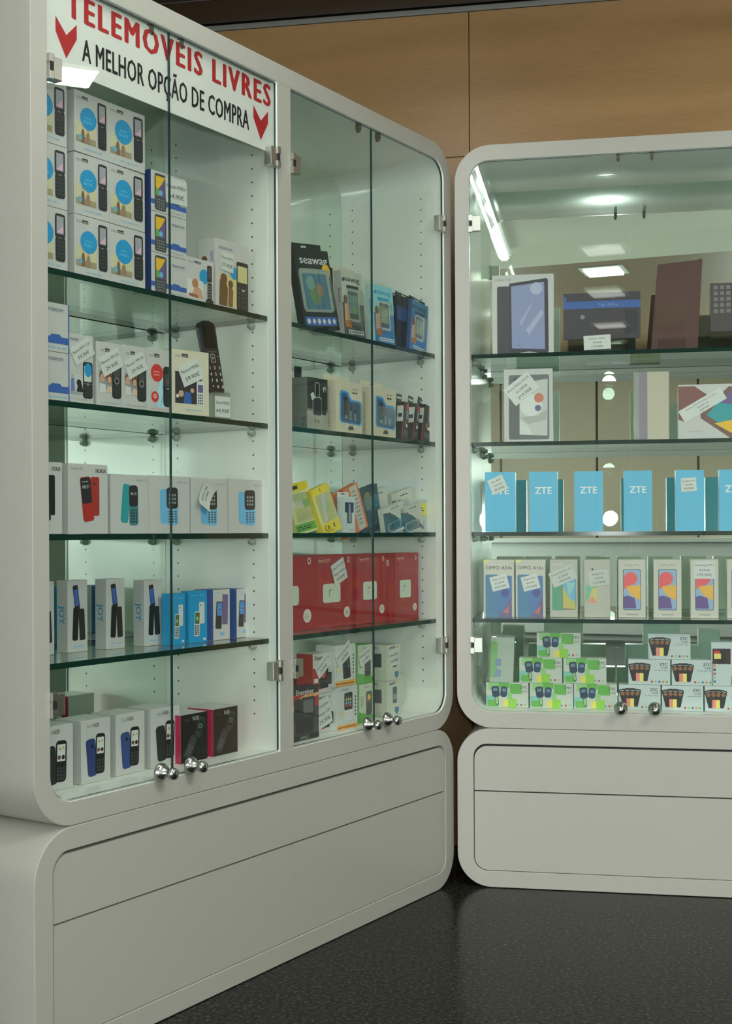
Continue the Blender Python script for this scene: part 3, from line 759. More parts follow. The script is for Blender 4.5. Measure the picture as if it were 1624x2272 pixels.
box(bm, -.026, .026, 0.0, 0.002, 0, 0.060); box(bm, -.026, .026, 0.002, 0.060, 0.0, 0.002); box(bm, -.026, .026, 0.048, 0.050, 0, 0.062); box(bm, -.026, .026, 0, 0.05, 0.056, 0.058)
st = new_obj('acrylic_stand', bm, CLEAR); place(st, 'L', u, 0.034, SH[1]+.0005, -6); tag(st, 'clear acrylic stand with a price card under the cordless handset', 'stand')
price_tag(st, 0.047, 0.046, 0.0, 0.026, 0, ['Maxcom MMF320', '44,90€'])

# ---- handset bay, third shelf: white portrait boxes at eye level
def d_n150(c1, c2):
    def f(A):
        A.t('Nokia 150', .22, .93, .0075, GR); A.t('NOKIA', .82, .91, .0115, K, bold=True, fit=.26*A.w)
        A.push(.68, .55, 0); A.rr(.56, .26, .78, .82, .04, c2); A.e(.65, .72, .025, K); A.pop()
        A.push(.5, .5, 7); A.rr(.33, .18, .60, .82, .05, c1); A.rr(.34, .44, .59, .81, .04, K); A.t('08:21', .46, .68, .009, WHT); A.lines(.38, .74, .56, .76, 1, WHT); A.keys(.36, .22, .57, .42, 3, 4, c2, .5); A.pop()
    return f
def d_n110(c1, c2, nm):
    def f(A):
        A.t(nm, .80, .91, .0075, GR)
        A.push(.37, .45, -6); A.rr(.27, .18, .47, .84, .06, c1); A.pop()
        A.push(.58, .45, 1); A.rr(.47, .14, .71, .82, .06, c2); A.rr(.475, .46, .705, .82, .06, ink(44, 36, 40)); A.t('08:10', .59, .68, .008, WHT); A.keys(.50, .18, .69, .42, 3, 5, K, .35); A.pop()
    return f
def d_n105(A):
    A.t('Nokia 105', .80, .90, .0075, GR); A.push(.4, .45, 1); A.rr(.26, .17, .52, .77, .06, SKY); A.rr(.42, .14, .70, .80, .06, SKY); A.rr(.42, .43, .70, .80, .06, K)
    A.keys(.47, .50, .66, .70, 3, 3, LG, .4); A.keys(.44, .18, .68, .40, 3, 5, DGR, .4); A.pop()
n3 = 'eye-level white phone boxes'
goods('phone_box', 'L', 62, 138, SH[2], 0.05, 1022, 0.05, d_n150(K, DK), 'white phone box with black phone cut by the outer frame at eye level', 'box', n3)
goods('phone_box', 'L', 151, 239, SH[2], 0.05, 1027, 0.05, d_n150(RED, ink(140, 44, 36)), 'white phone box picturing a red phone on the third shelf', 'box', n3,
      left=lambda A: A.t('Nokia 150', .45, .72, .016, K, rot=-90, bold=True))
goods('phone_box', 'L', 246, 330, SH[2], 0.05, 1051, 0.05, d_n110(TEAL, ink(60, 110, 118), 'Nokia 110'), 'white phone box picturing a turquoise phone on the third shelf', 'box', n3)
goods('phone_box', 'L', 331, 421, SH[2], 0.05, 1054, 0.05, d_n105, 'pale blue phone box beside the turquoise phone box', 'box', n3)
b = goods('phone_box', 'L', 424, 505, SH[2], 0.05, 1059, 0.05, d_n105, 'pale blue phone box with a curling tag pinned on it', 'box', n3)
goods('phone_box', 'L', 507, 590, SH[2], 0.05, 1062, 0.05, d_n105, 'pale blue phone box closest to the bay partition', 'box', n3)
def curl_tag(parent, w, h, x, z, rot, lines):
    bm = bmesh.new(); n = 8; a = math.radians(rot); c, s = math.cos(a), math.sin(a)
    A = Art(w, h); A.r(0, 0, 1, 1, PAPER); m = ink(50, 50, 52)
    grid = []
    f = lambda X, Y, l=0: ((X-w/2)*c - (Y-h/2)*s + x, -0.004 - 0.010*((2*X/w-1)**2) - l, (X-w/2)*s + (Y-h/2)*c + z)
    for i in range(n+1): grid.append([bm.verts.new(f(w*i/n, y)) for y in (0, h)])
    for i in range(n): bm.faces.new((grid[i][0], grid[i+1][0], grid[i+1][1], grid[i][1]))
    mats = [PAPER]; B = Art(w, h)
    for i, t in enumerate(lines): B.t(t, .5, .72-.28*i, .0085, m)
    B.bake(bm, lambda X, Y, l: f(X, Y, l+.0003), mats)
    o = new_obj('price_tag', bm, mats, parent); o['label'] = 'curled white price tag'
curl_tag(b, 0.062, 0.040, -0.018, 0.083, 62, ['Nokia 105', '29,90€'])

# ---- handset bay, fourth shelf: flip-phone boxes and blue boxes
def d_joy(A):
    A.push(.42, .78, 8); A.rr(.30, .56, .56, .93, .05, K); A.r(.335, .64, .525, .87, ink(58, 84, 160)); A.pop()
    A.push(.45, .42, -3); A.rr(.26, .16, .54, .62, .07, DK); A.pop(); A.push(.72, .42, 3); A.rr(.56, .16, .86, .60, .07, K); A.pop()
    A.lines(.30, .06, .80, .095, 1, SKY, 3)
def d_joy_side(A): A.t('JOY', .5, .52, .022, CYAN, rot=-90, bold=True); A.t('easy phone', .5, .30, .011, ink(140, 170, 186), rot=-90); A.t('play', .5, .72, .011, ink(140, 170, 186), rot=-90)
jw = 'white boxes picturing a black flip phone'
for xl, xr, yt, v, lb in ((74, 120, 1316, .165, 'white flip-phone box mostly hidden by the outer frame'), (147, 197, 1313, .165, 'white flip-phone box with the widest pale side, nearest the outer frame'), (232, 280, 1308, .150, 'white flip-phone box in the middle of the fourth shelf row'), (318, 361, 1304, .135, 'white flip-phone box touching the bright blue boxes')):
    goods('phone_box', 'L', xl, xr, SH[3], v, yt, 0.032, d_joy, lb, 'box', jw, left=d_joy_side, w=0.056, h=0.149 if v > .14 else .143)
def d_blue(A):
    A.r(0, 0, 1, .84, CYAN); A.lines(.12, .89, .42, .93, 1, SKY); A.lines(.58, .89, .88, .93, 1, SKY); A.rr(.56, .36, .86, .78, .05, WHT); A.e(.66, .72, .03, K)
    A.push(.5, .36, -3); A.rr(.30, .12, .60, .60, .05, WHT); A.r(.33, .36, .57, .58, ink(70, 90, 60)); A.e(.45, .46, .08, LGRN); A.keys(.33, .14, .57, .34, 3, 5, K, .3); A.pop(); A.r(.78, .04, .92, .08, WHT)
SBL = ink(30, 76, 140)
bw = 'blue boxes picturing a white phone'
goods('phone_box', 'L', 377, 411, SH[3], 0.10, 1318, 0.024, d_blue, 'bright blue box picturing a white phone beside the flip-phone boxes', 'box', bw, base=CYAN, yaw=2, tilt=0)
goods('phone_box', 'L', 420, 458, SH[3], 0.10, 1312, 0.024, d_blue, 'bright blue box picturing a white phone beside the purple phone box', 'box', bw, base=CYAN, yaw=-3)
def d_purple(A):
    A.lines(.10, .92, .42, .95, 1, SKY); A.push(.7, .6, -2); A.rr(.54, .30, .88, .90, .04, PURP); A.pop(); A.push(.4, .5, -4); A.rr(.16, .22, .52, .76, .05, K); A.rr(.22, .48, .50, .74, .03, ink(60, 120, 180)); A.e(.36, .60, .10, SKY); A.e(.36, .60, .07, BLUE); A.pop(); A.rr(.42, .09, .66, .15, .03, SKY)
for xl, xr, yt, lb in ((473, 510, 1309, 'white box picturing a purple phone beside the bright blue boxes'), (525, 556, 1307, 'white box picturing a purple phone at the end of the fourth shelf')):
    goods('phone_box', 'L', xl, xr, SH[3], 0.10, yt, 0.055, d_purple, lb, 'box', 'white boxes with dark blue sides', left=lambda A: A.r(0, 0, 1, 1, SBL), top=lambda A: A.r(0, 0, 1, 1, SBL))

# ---- handset bay, floor: white senior-phone boxes and two pink and black ones
def d_fitel(back):
    def f(A):
        A.t('fitel', .28, .90, .0095, GR); A.t('N08', .50, .905, .0125, K, fit=.20*A.w); A.lines(.1, .80, .36, .85, 2, ink(150, 170, 170), 2)
        A.push(.40, .45, 5); A.rr(.18, .10, .50, .70, .09, back); A.e(.38, .58, .045, DK); A.pop()
        A.push(.66, .45, -2); A.rr(.48, .12, .80, .76, .09, DK); A.r(.52, .44, .76, .70, WHT); A.e(.58, .50, .05, BRN); A.e(.70, .50, .05, K); A.e(.60, .63, .03, ORG); A.e(.70, .64, .03, LGRN); A.keys(.51, .15, .77, .36, 3, 4, DGR, .4); A.pop()
    return f
def d_fitel_side(A): A.rr(-.0, .16, .42, .32, .08, K); A.r(.0, .19, .34, .29, LG)
fw = 'white senior-phone boxes on the cabinet floor'
for xl, xr, yt, v, c, lb in ((86, 162, 1609, .098, K, 'white senior-phone box cut by the outer frame on the cabinet floor'), (180, 245, 1600, .098, NAVY, 'white senior-phone box with navy phone back, tag-free, nearer the outer frame'),
                             (257, 321, 1586, .10, ink(44, 64, 112), 'white senior-phone box with navy phone back in the middle of its row'), (335, 399, 1573, .098, K, 'white senior-phone box with black phone back beside the pink and black boxes')):
    goods('phone_box', 'L', xl, xr, FL, v, yt, 0.072, d_fitel(c), lb, 'box', fw, left=d_fitel_side, h=0.128)
def d_pink(A):
    A.r(0, 0, 1, 1, ink(24, 20, 22)); A.t('fitel', .22, .89, .010, ink(90, 60, 62)); A.t('N30', .56, .90, .013, WHT, fit=.22*A.w)
    A.push(.70, .66, -22); A.rr(.58, .48, .82, .92, .05, ink(48, 50, 52)); A.rr(.62, .60, .78, .84, .02, DK); A.e(.70, .72, .06, LGRN); A.e(.70, .72, .045, DK); A.pop()
    A.push(.34, .28, -32); A.rr(.20, .06, .46, .56, .05, ink(52, 52, 54)); A.keys(.24, .12, .42, .36, 3, 4, LG, .7); A.pop()
for xl, xr, yt, lb in ((401, 460, 1590, 'pink and black phone box beside the white senior-phone boxes'), (473, 527, 1580, 'pink and black phone box standing alone before the partition')):
    goods('phone_box', 'L', xl, xr, FL, 0.082, yt, 0.075, d_pink, lb, 'box', 'pink and black phone boxes', base=BOXW, right=lambda A: A.r(0, 0, 1, 1, PINK), left=lambda A: A.r(0, 0, 1, 1, PINK), top=lambda A: A.r(0, 0, 1, 1, BOXW), h=0.106)

# ================================================================== ACCESSORY BAY
def pack(name, k, xl, xr, ytop, zs, v, d, design, label, cat, group, base, hang=None, **kw):
    """hanging pack: carton with a header tab carrying a slot"""
    o = goods(name, k, xl, xr, zs, v, ytop, d, design, label, cat, group, base=base, **kw)
    w, h = o['_w'], o['_h']
    if hang:
        th, m = hang; bm = bmesh.new()
        out = [(-w/2, h-.0003), (w/2, h-.0003), (w/2, h+th), (-w/2, h+th)]
        inn = [(-.012, h+th*.45), (.012, h+th*.45), (.012, h+th*.72), (-.012, h+th*.72)]
        ring(bm, out, inn, d-.0012, d-.0002); fixn(bm)
        new_obj('hang_tab', bm, m, o)
    return o
def pouch(parent, x0, x1, z0, z1, y=0.010, r=0.006):
    """raised clear blister on the front"""
    bm = bmesh.new(); prism(bm, rrect_pts(x0, x1, z0, z1, r, 5), -y, -0.0012); fixn(bm)
    bmesh.ops.bevel(bm, geom=[e for e in bm.edges if all(abs(v.co.y + y) < 1e-6 for v in e.verts)], offset=min(.004, y*.5), segments=2, affect='EDGES')
    return new_obj('blister', bm, CLEAR, parent)
BLK = ink(24, 26, 30)
def d_sea_big(A):
    A.r(0, 0, 1, 1, BLK); A.t('seawag', .54, .875, .030, WHT, bold=True, fit=.80*A.w); A.e(.86, .74, .12, GOLD)
    A.rr(.06, .22, .92, .76, .08, ink(150, 160, 154)); A.rr(.14, .25, .84, .70, .04, ink(60, 110, 140)); A.e(.45, .44, .16, ink(100, 130, 80)); A.e(.6, .5, .10, ink(160, 120, 90)); A.e(.35, .58, .12, ink(120, 160, 150))
    A.r(.05, .05, .95, .16, BLUE)
    for i in range(6): A.e(.14+.145*i, .105, .045, WHT, n=6 if i % 2 else 12)
o = pack('waterproof_pouch_pack', 'L', 612, 735, 556, SH[0], 0.04, 0.02, d_sea_big, 'large black waterproof pouch pack with yellow dot beside the partition', 'pack', 'waterproof pouch packs', BLK, w=0.150, h=0.200, lean=6, tilt=-7, xc=0.985, hang=(.02, BLK))
pouch(o, -.068, .060, .045, .150, .012, .012)
def d_spine(A): A.r(0, 0, 1, 1, BLK); A.r(.1, .3, .9, .65, ink(70, 34, 46)); A.lines(.2, .7, .8, .85, 4, GR)
for i, (xl, yt) in enumerate(((716, 575), (728, 572))):
    pack('waterproof_pouch_pack', 'L', xl, xl+20, yt, SH[0], 0.075+.012*i, 0.014, d_spine, ['black pouch pack standing behind the large black pack', 'black pouch pack with red stripe before the white pack'][i], 'pack', 'waterproof pouch packs', BLK,
         w=0.085, h=0.175, tilt=-4, xc=1.035+.03*i, left=d_spine)
def d_sea(bg, bg2, sp, scr, lowm):
    def f(A):
        A.r(0, 0, 1, 1, bg); A.r(0, 0, 1, .52, bg2); A.t('seawag', .48, .89, .020, sp, bold=True, fit=.78*A.w); A.e(.08, .86, .05, sp, n=6)
        A.r(.22, .74, .80, .79, sp); A.rr(.22, .24, .80, .72, .06, WHT); A.rr(.28, .28, .74, .70, .05, DGR); A.r(.31, .36, .71, .64, scr); A.e(.52, .42, .10, LGRN)
        A.e(.14, .56, .09, BRN, ry=.12); A.p([(.05, .20), (.32, .20), (.30, .42), (.22, .50), (.08, .50)], SKIN); A.p([(.08, .14), (.36, .14), (.36, .26), (.06, .24)], ink(150, 100, 56))
        A.r(.20, .05, .92, .11, WHT); A.keys(.22, .06, .90, .10, 6, 1, sp, .4)
    return f
def d_seaspine(bg, tx):
    def f(A): A.r(0, 0, 1, 1, bg); A.t('seawag', .5, .62, .014, tx, rot=90)
    return f
o = pack('waterproof_pouch_pack', 'L', 753, 822, 583, SH[0], 0.045, 0.022, d_sea(ink(158, 164, 152), ink(70, 74, 76), K, ink(120, 150, 150), K), 'pale grey waterproof pouch pack with black lettering beside the door seam', 'pack', 'waterproof pouch packs', ink(158, 160, 150), w=.098, h=.170, lean=3, tilt=-2,
         left=d_seaspine(ink(150, 150, 144), K), hang=(.014, ink(168, 166, 150)))
pouch(o, -.030, .040, .030, .125, .012, .010)
# free hanging clear pouch between two packs
def clear_pouch(u, v, z):
    bm = bmesh.new(); n = 10
    for i in range(n): pass
    V = []
    for i in range(n+1):
        t = i/n; yy = -.012*math.sin(PI*t); xx = .055*t + .012*t*t
        V.append((bm.verts.new((xx - .03, yy, .012 + .02*t)), bm.verts.new((xx - .055, yy+.004, .135 - .035*t*t))))
    for a, b in zip(V, V[1:]): bm.faces.new((a[0], b[0], b[1], a[1]))
    r = bmesh.ops.solidify(bm, geom=bm.faces[:], thickness=0.0015)
    o = new_obj('clear_pouch', bm, CLEAR, smooth=True); place(o, 'L', u, v, z)
    tag(o, 'curved clear plastic pouch between the pale grey and light blue packs', 'pouch')
clear_pouch(1.155, 0.05, SH[0]-.009)
o = pack('waterproof_pouch_pack', 'L', 849, 900, 617, SH[0], 0.045, 0.022, d_sea(ink(120, 176, 186), ink(52, 110, 160), CYAN, ink(140, 150, 110), CYAN), 'light blue waterproof pouch pack with a white header', 'pack', 'waterproof pouch packs', ink(130, 176, 184), w=.100, h=.158, lean=3, tilt=-1,
         left=d_seaspine(ink(146, 172, 172), BLUE), hang=(.014, ink(170, 170, 156)), xc=1.285)
pouch(o, -.028, .034, .034, .118, .010, .010)
for i in range(3):
    pack('waterproof_pouch_pack', 'L', 880+10*i, 900+10*i, 620, SH[0], 0.072 + 0.012*(2-i), 0.010, lambda A: (A.r(0, 0, 1, 1, BLK), A.r(0, .55, 1, .80, ink(40, 66, 110))), ['black and blue pouch pack at the back of the fan', 'black and blue pouch pack in the middle of the fan', 'black and blue pouch pack just behind the blue front one'][i], 'pack', 'waterproof pouch packs', BLK,
         w=.090, h=.150, tilt=1+2*i, xc=1.372+.026*i, hang=(.012, BLK))
o = pack('waterproof_pouch_pack', 'L', 925, 972, 640, SH[0], 0.052, 0.012, d_sea(ink(46, 96, 124), ink(40, 100, 160), ink(20, 40, 70), ink(120, 140, 130), BLUE), 'dark blue pouch pack leaning at the end of the top shelf', 'pack', 'waterproof pouch packs', ink(40, 66, 100), w=.088, h=.142, tilt=7, xc=1.462, hang=(.012, BLK))
pouch(o, -.026, .030, .030, .104, .008, .008)

# second shelf: earphones, charger windows, thin black packs
def d_ear(A):
    A.r(0, 0, 1, 1, ink(96, 100, 94)); A.r(.02, .40, .98, 1, ink(44, 46, 48)); A.r(0, 0, 1, .36, ink(140, 142, 128)); A.t('R16', .48, .17, .014, DGR, bold=True)
    A.rr(.38, .60, .60, .92, .06, LG); A.rr(.41, .60, .57, .90, .04, DK); A.rr(.26, .26, .72, .64, .10, LG); A.rr(.29, .28, .69, .62, .08, ink(34, 34, 38)); A.e(.84, .80, .08, LG); A.e(.85, .78, .05, DGR); A.rr(.70, .30, .92, .70, .05, DK)
o = pack('earphone_box', 'L', 681, 727, 836, SH[1], 0.045, 0.045, d_ear, 'grey earphone box with a bottle-shaped window', 'box', 'accessory packs on the second shelf', ink(104, 108, 102), left=lambda A: (A.r(0, 0, 1, 1, ink(98, 102, 96)), A.t('R16', .75, .15, .014, K, rot=90)), h=.128)
bm = bmesh.new(); box(bm, -.014, .014, .012, .016, 0, .028, 0, .003); new_obj('hang_tab', bm, BLK, o).location = (-.035, .02, .128)
u_, z_ = at('L', 692, 872, .04); price_tag(o, .014, .016, -.022, .082, 25, [''], label='small white sticker')
def d_win(A):
    A.lines(.62, .85, .84, .88, 2, DGR, 2)
    A.poly([(x*A.w, y*A.h) for x, y in ((.14, .26), (.18, .20), (.92, .17), (.97, .22), (.97, .60), (.92, .65), (.60, .66), (.52, .72), (.46, .80), (.20, .83), (.14, .78))], ink(56, 132, 186))
    A.poly([(x*A.w, y*A.h) for x, y in ((.20, .28), (.24, .23), (.88, .20), (.92, .25), (.92, .57), (.88, .61), (.56, .62), (.48, .68), (.42, .76), (.24, .78), (.20, .74))], ink(44, 78, 120))
    A.r(.28, .36, .44, .70, K); A.r(.32, .28, .42, .34, LG); A.r(.52, .26, .58, .44, LG); A.r(.50, .44, .60, .52, K); A.r(.70, .24, .76, .40, LG); A.r(.68, .40, .78, .48, K)
    A.p([(.45, .10), (.50, .16), (.54, .12), (.60, .17), (.66, .10), (.66, .07), (.45, .07)], DGR); A.lines(.38, .04, .72, .055, 1, GOLD, 2); A.lines(.62, .76, .80, .83, 1, K, 2)
for xl, xr, yt, xs, lb in ((746, 803, 824, None, 'cream charger pack with blue-rimmed window beside the earphone box'), (826, 878, 838, None, 'cream charger pack with blue-rimmed window behind the door seam')):
    o = pack('charger_pack', 'L', xl, xr, yt, SH[1], 0.045, 0.042, d_win, lb, 'pack', 'cream charger packs', CREAM, left=lambda A: A.t('SMART TRAVEL CHARGER', .4, .5, .009, GR, rot=90), hang=(.019, CREAM), h=.132)
    w = o['_w']; pouch(o, -.33*w, .44*w, .028, .082, .006, .006)
def d_thin(A): A.r(0, 0, 1, 1, ink(38, 36, 38)); A.r(.45, .82, 1, .95, RED); A.r(.5, .55, .85, .80, GR); A.e(.45, .45, .16, ink(120, 90, 60)); A.r(.5, .34, .8, .42, WHT); A.lines(.2, .10, .8, .25, 3, GR)
def d_thin_side(A): A.r(0, 0, 1, 1, ink(30, 28, 30)); A.r(.15, .48, .95, .90, WHT); A.r(.3, .60, .8, .70, K); A.r(.9, 0, 1, .5, RED)
for i, (xc, tl, yt) in enumerate(((883, 5, 870), (905, 9, 868), (929, 11, 864))):
    pack('cable_pack', 'L', xc, xc+31, yt, SH[1], 0.05, 0.026, d_thin, ['thin black cable pack half hidden by the cream charger pack', 'thin black cable pack in the middle of three', 'thin black cable pack leaning last with its front showing'][i], 'pack', 'thin black cable packs', BLK,
         left=d_thin_side, tilt=tl, w=.048 if i == 2 else .026, h=.105, hang=(.024, BLK))

# third shelf: blister packs leaning on each other
YM = ink(196, 176, 30)
def d_yel(A): A.r(0, 0, 1, 1, ink(186, 180, 110)); A.r(0, 0, 1, .24, YM); A.t('CA', .28, .15, .018, K, bold=True); A.t('8', .66, .15, .016, K, bold=True); A.lines(.2, .05, .6, .08, 1, K); A.r(0, .86, 1, 1, YM); A.t('1', .5, .93, .016, K, bold=True); A.p([(.22, .28), (.42, .28), (.70, .82), (.45, .82)], ink(190, 190, 186))
def d_yel2(A): A.r(0, 0, 1, 1, ink(180, 180, 130)); A.r(0, .04, 1, .20, GRN); A.r(0, .84, 1, 1, YM); A.r(.1, .5, .6, .65, ink(190, 190, 180)); A.r(.6, .5, 1, .65, LGRN); A.lines(.1, .07, .8, .16, 2, K); A.r(.1, .88, .5, .95, K)
o = pack('cable_blister', 'L', 640, 690, 1050, SH[2], 0.055, 0.02, d_yel2, 'yellow and green cable blister beside the partition', 'pack', 'blister packs on the eye-level shelf', ink(186, 180, 110), w=.085, h=.126, tilt=-10, xc=.935, lean=8)
pouch(o, -.03, .03, .03, .10, .012)
o = pack('cable_blister', 'L', 665, 728, 1052, SH[2], 0.035, 0.022, d_yel, 'yellow cable blister with black letters leaning on the shelf', 'pack', 'blister packs on the eye-level shelf', YM, w=.078, h=.122, tilt=-17, xc=1.020, lean=10)
pouch(o, -.030, .026, .034, .104, .014)
def d_wcab(A): A.r(0, 0, 1, 1, ink(176, 184, 180)); A.r(.12, .56, .88, .84, ink(52, 58, 76)); A.r(.30, .26, .70, .56, ink(70, 80, 76)); A.p([(.45, .3), (.62, .3), (.60, .80), (.46, .80)], LG); A.lines(.55, .05, .85, .10, 2, GR)
o = pack('cable_blister', 'L', 722, 753, 1076, SH[2], 0.036, 0.02, d_wcab, 'narrow white accessory pack with dark window on the eye-level shelf', 'pack', 'blister packs on the eye-level shelf', ink(176, 184, 180), w=.052, h=.092, xc=1.092, hang=(.012, ink(176, 184, 180)))
def d_orange(A): A.r(0, 0, 1, 1, ink(186, 106, 60)); A.r(.0, .25, .45, .95, ink(180, 180, 172)); A.e(.2, .9, .16, RED); A.p([(.60, .02), (.92, .02), (.92, .98), (.60, .98)], ink(176, 168, 150)); A.lines(.66, .1, .86, .9, 9, GR, 2); A.r(.08, .42, .44, .50, K); A.r(.06, .28, .44, .38, WHT); A.r(.1, .30, .4, .35, K); A.p([(.92, 0), (1, 0), (1, 1), (.92, 1)], ORG)
o = pack('cable_blister', 'L', 745, 815, 1054, SH[2], 0.062, 0.02, d_orange, 'orange and white cable pack leaning behind the narrow white pack', 'pack', 'blister packs on the eye-level shelf', ORG, w=.105, h=.122, tilt=-19, xc=1.170, lean=4)
def d_dark(A): A.r(0, 0, 1, 1, ink(60, 68, 68)); A.e(.45, .70, .18, ink(128, 116, 62), ry=.26); A.rr(.3, .2, .7, .5, .1, ink(46, 62, 84)); A.e(.55, .35, .12, DK); A.r(0, 0, 1, .1, DGR)
o = pack('headset_blister', 'L', 770, 830, 1055, SH[2], 0.075, 0.02, d_dark, 'dark headset blister behind the orange pack', 'pack', 'blister packs on the eye-level shelf', ink(60, 66, 66), w=.100, h=.124, tilt=-14, xc=1.265)
pouch(o, -.04, .035, .02, .10, .014, .012)
def d_swoop(A):
    A.r(0, 0, 1, 1, ink(176, 176, 160)); A.poly([(0, 0)] + [(A.w*(t/8), A.h*(.78*(1-(t/8)**2)+.06)) for t in range(9)] + [(A.w, 0)], ink(70, 84, 88))
    A.rr(.15, .12, .80, .42, .08, LG); A.rr(.2, .15, .74, .38, .06, ink(60, 74, 78)); A.r(.1, .0, .9, .09, WHT); A.t('F-1', .45, .05, .008, K, bold=True); A.lines(.4, .86, .8, .92, 1, K); A.r(.2, .76, .35, .80, RED)
for i, (xc, yt, v, tl, h_) in enumerate(((822, 1056, .095, -12, .120), (878, 1057, .095, -12, .120), (856, 1100, .042, -14, .076), (894, 1103, .042, -12, .076))):
    o = pack('earphone_blister', 'L', xc, xc+46, yt, SH[2], v, 0.016, d_swoop, ['pale swoop-printed blister at the back beside the dark headset', 'pale swoop-printed blister at the back beside the yellow-stickered box', 'short swoop-printed blister in front beside the door seam', 'short swoop-printed blister in front before the yellow-stickered box'][i], 'pack', 'swoop-printed earphone blisters', ink(176, 176, 160), h=h_, tilt=tl)
    pouch(o, -.028, .030, .012, h_*.48, .010)
def d_ysq(A): A.r(.18, .50, .70, .88, YEL); A.lines(.26, .62, .6, .76, 2, K, 2); A.lines(.15, .46, .75, .48, 1, K); A.r(.3, .1, .6, .34, ink(140, 150, 130)); A.p([(.84, 0), (1, 0), (1, .75), (.94, .6)], ink(186, 90, 60)); A.lines(.7, .94, .95, .97, 1, K)
goods('accessory_box', 'L', 908, 962, SH[2], 0.06, 1086, 0.03, d_ysq, 'white box with a yellow square sticker at the end of the eye-level shelf', 'box', None, base=ink(168, 172, 164), h=.094)

# fourth shelf: red router boxes
def d_router(A):
    A.t('Huawei 4G CPE', .24, .925, .0095, ink(210, 180, 176), fit=.30*A.w); A.lines(.10, .885, .34, .90, 1, ink(190, 120, 116))
    A.e(.88, .925, .035, WHT, ry=.045); A.e(.88, .925, .02, RED, ry=.028)
    A.rr(.20, .34, .66, .60, .05, ink(176, 186, 168)); A.r(.36, .42, .375, .52, GR); A.r(.36, .505, .44, .52, GR)
    A.e(.83, .19, .085, ink(190, 184, 172)); A.t('fibra', .83, .21, .008, GR); A.lines(.78, .15, .88, .19, 2, GR, 2)
REDB = ink(142, 38, 42)
rw = 'red router boxes'
for i, (ul, ur, v, yt) in enumerate(((.825, 1.029, .100, 1224), (1.036, 1.210, .105, 1226), (1.214, 1.362, .095, 1225), (1.366, 1.492, .070, 1224))):
    o = goods('router_box', 'L', 700, 760, SH[3], v, yt, 0.05, d_router, ['red router box partly hidden by the partition', 'red router box with a white price tag', 'red router box crossed by the door seam', 'red router box nearest the open end of its shelf'][i], 'box', rw, base=REDB,
              w=ur-ul, xc=(ul+ur)/2, h=.188, left=lambda A: A.lines(.4, .75, .6, .95, 1, WHT),
              tags=([(.062, .058, .62, .76, 22, ['Huawei 4G CPE', 'Router wireless', '49,90€'])] if i == 1 else []))

# cabinet floor of the accessory bay
def d_energ(A):
    A.r(0, 0, 1, 1, ink(64, 60, 60)); A.r(0, .60, 1, .86, RED); A.p([(0, .60), (.4, .82), (1, .86), (1, .80), (.5, .74), (.1, .55)], ink(190, 140, 90)); A.r(0, .86, 1, 1, BLK); A.t('Energizer', .52, .905, .018, WHT, bold=True, fit=.62*A.w)
    A.rr(.14, .36, .52, .78, .05, ink(40, 40, 44)); A.rr(.40, .40, .86, .80, .05, ink(46, 48, 50)); A.rr(.46, .50, .80, .74, .03, ink(90, 92, 92)); A.rr(.2, .12, .8, .40, .05, ink(28, 28, 32)); A.r(.2, .38, .8, .40, DK); A.r(0, 0, 1, .10, DK); A.t('ENERGY', .5, .05, .010, LG)
goods('rugged_phone_pack', 'L', 640, 706, FL, 0.045, 1512, 0.03, d_energ, 'black and red rugged phone pack on the floor beside the partition', 'pack', None, base=BLK, w=.120, xc=.905, h=.130)
def d_enbox(A):
    A.t('Energizer', .45, .90, .015, K, bold=True, fit=.7*A.w); A.r(0, .16, .36, .64, RED); A.r(0, .10, .5, .2, RED2); A.rr(.30, .12, .76, .70, .04, DK); A.rr(.38, .42, .68, .64, .02, DGR); A.e(.52, .48, .12, RED2); A.rr(.62, .20, .95, .50, .04, ink(32, 32, 40)); A.r(.05, .28, .25, .38, WHT)
o = goods('phone_box', 'L', 708, 750, FL, 0.07, 1530, 0.05, d_enbox, 'lower white and red phone box half covered by a large price tag', 'box', 'white and red phone boxes', base=ink(168, 170, 164), w=.088, xc=1.025, h=.100, left=lambda A: A.r(0, 0, 1, 1, RED),
          tags=[(.062, .072, .45, .52, 14, ['Energizer', 'Energy E20', '24,90€'], 'large white price tag')])
o = goods('phone_box', 'L', 708, 750, FL, 0.07, 1436, 0.05, d_enbox, 'upper white and red phone box on top of the half covered one', 'box', 'white and red phone boxes', base=ink(168, 170, 164), w=.088, xc=1.020, h=.100, dz=.101, left=lambda A: A.r(0, 0, 1, 1, RED), tags=[(.060, .036, .46, .68, 34, ['Energizer E12', '19,90€'])])
goods('phone_box', 'L', 680, 712, FL, 0.15, 1445, 0.05, lambda A: (A.r(0, 0, 1, .76, RED), A.t('energizer', .45, .86, .012, K), A.e(.3, .6, .06, GRN)), 'white-topped plain red box standing behind the rugged phone pack', 'box', 'white and red phone boxes', base=ink(150, 146, 140), w=.075, xc=.985, h=.185)
def d_strip(A):
    A.r(0, 0, 1, .10, ink(200, 140, 60)); A.r(.04, .035, .9, .055, BRN); A.t('Emporia', .40, .93, .009, GR); A.rr(.34, .18, .74, .84, .05, WHT); A.rr(.34, .44, .74, .84, .05, K); A.r(.39, .50, .69, .76, DGR)
    for i in range(3): A.e(.44+.10*i, .68, .035, (GOLD, LGRN, YEL)[i]); A.e(.44+.10*i, .60, .035, (SKY, SILV, SKY)[i]); A.e(.44+.10*i, .54, .03, (RED2, RED2, ORG)[i])
    A.e(.20, .36, .07, GOLD); A.e(.20, .36, .05, WHT)
    for i in range(6): A.e(.88, .30+.085*i, .028, K)
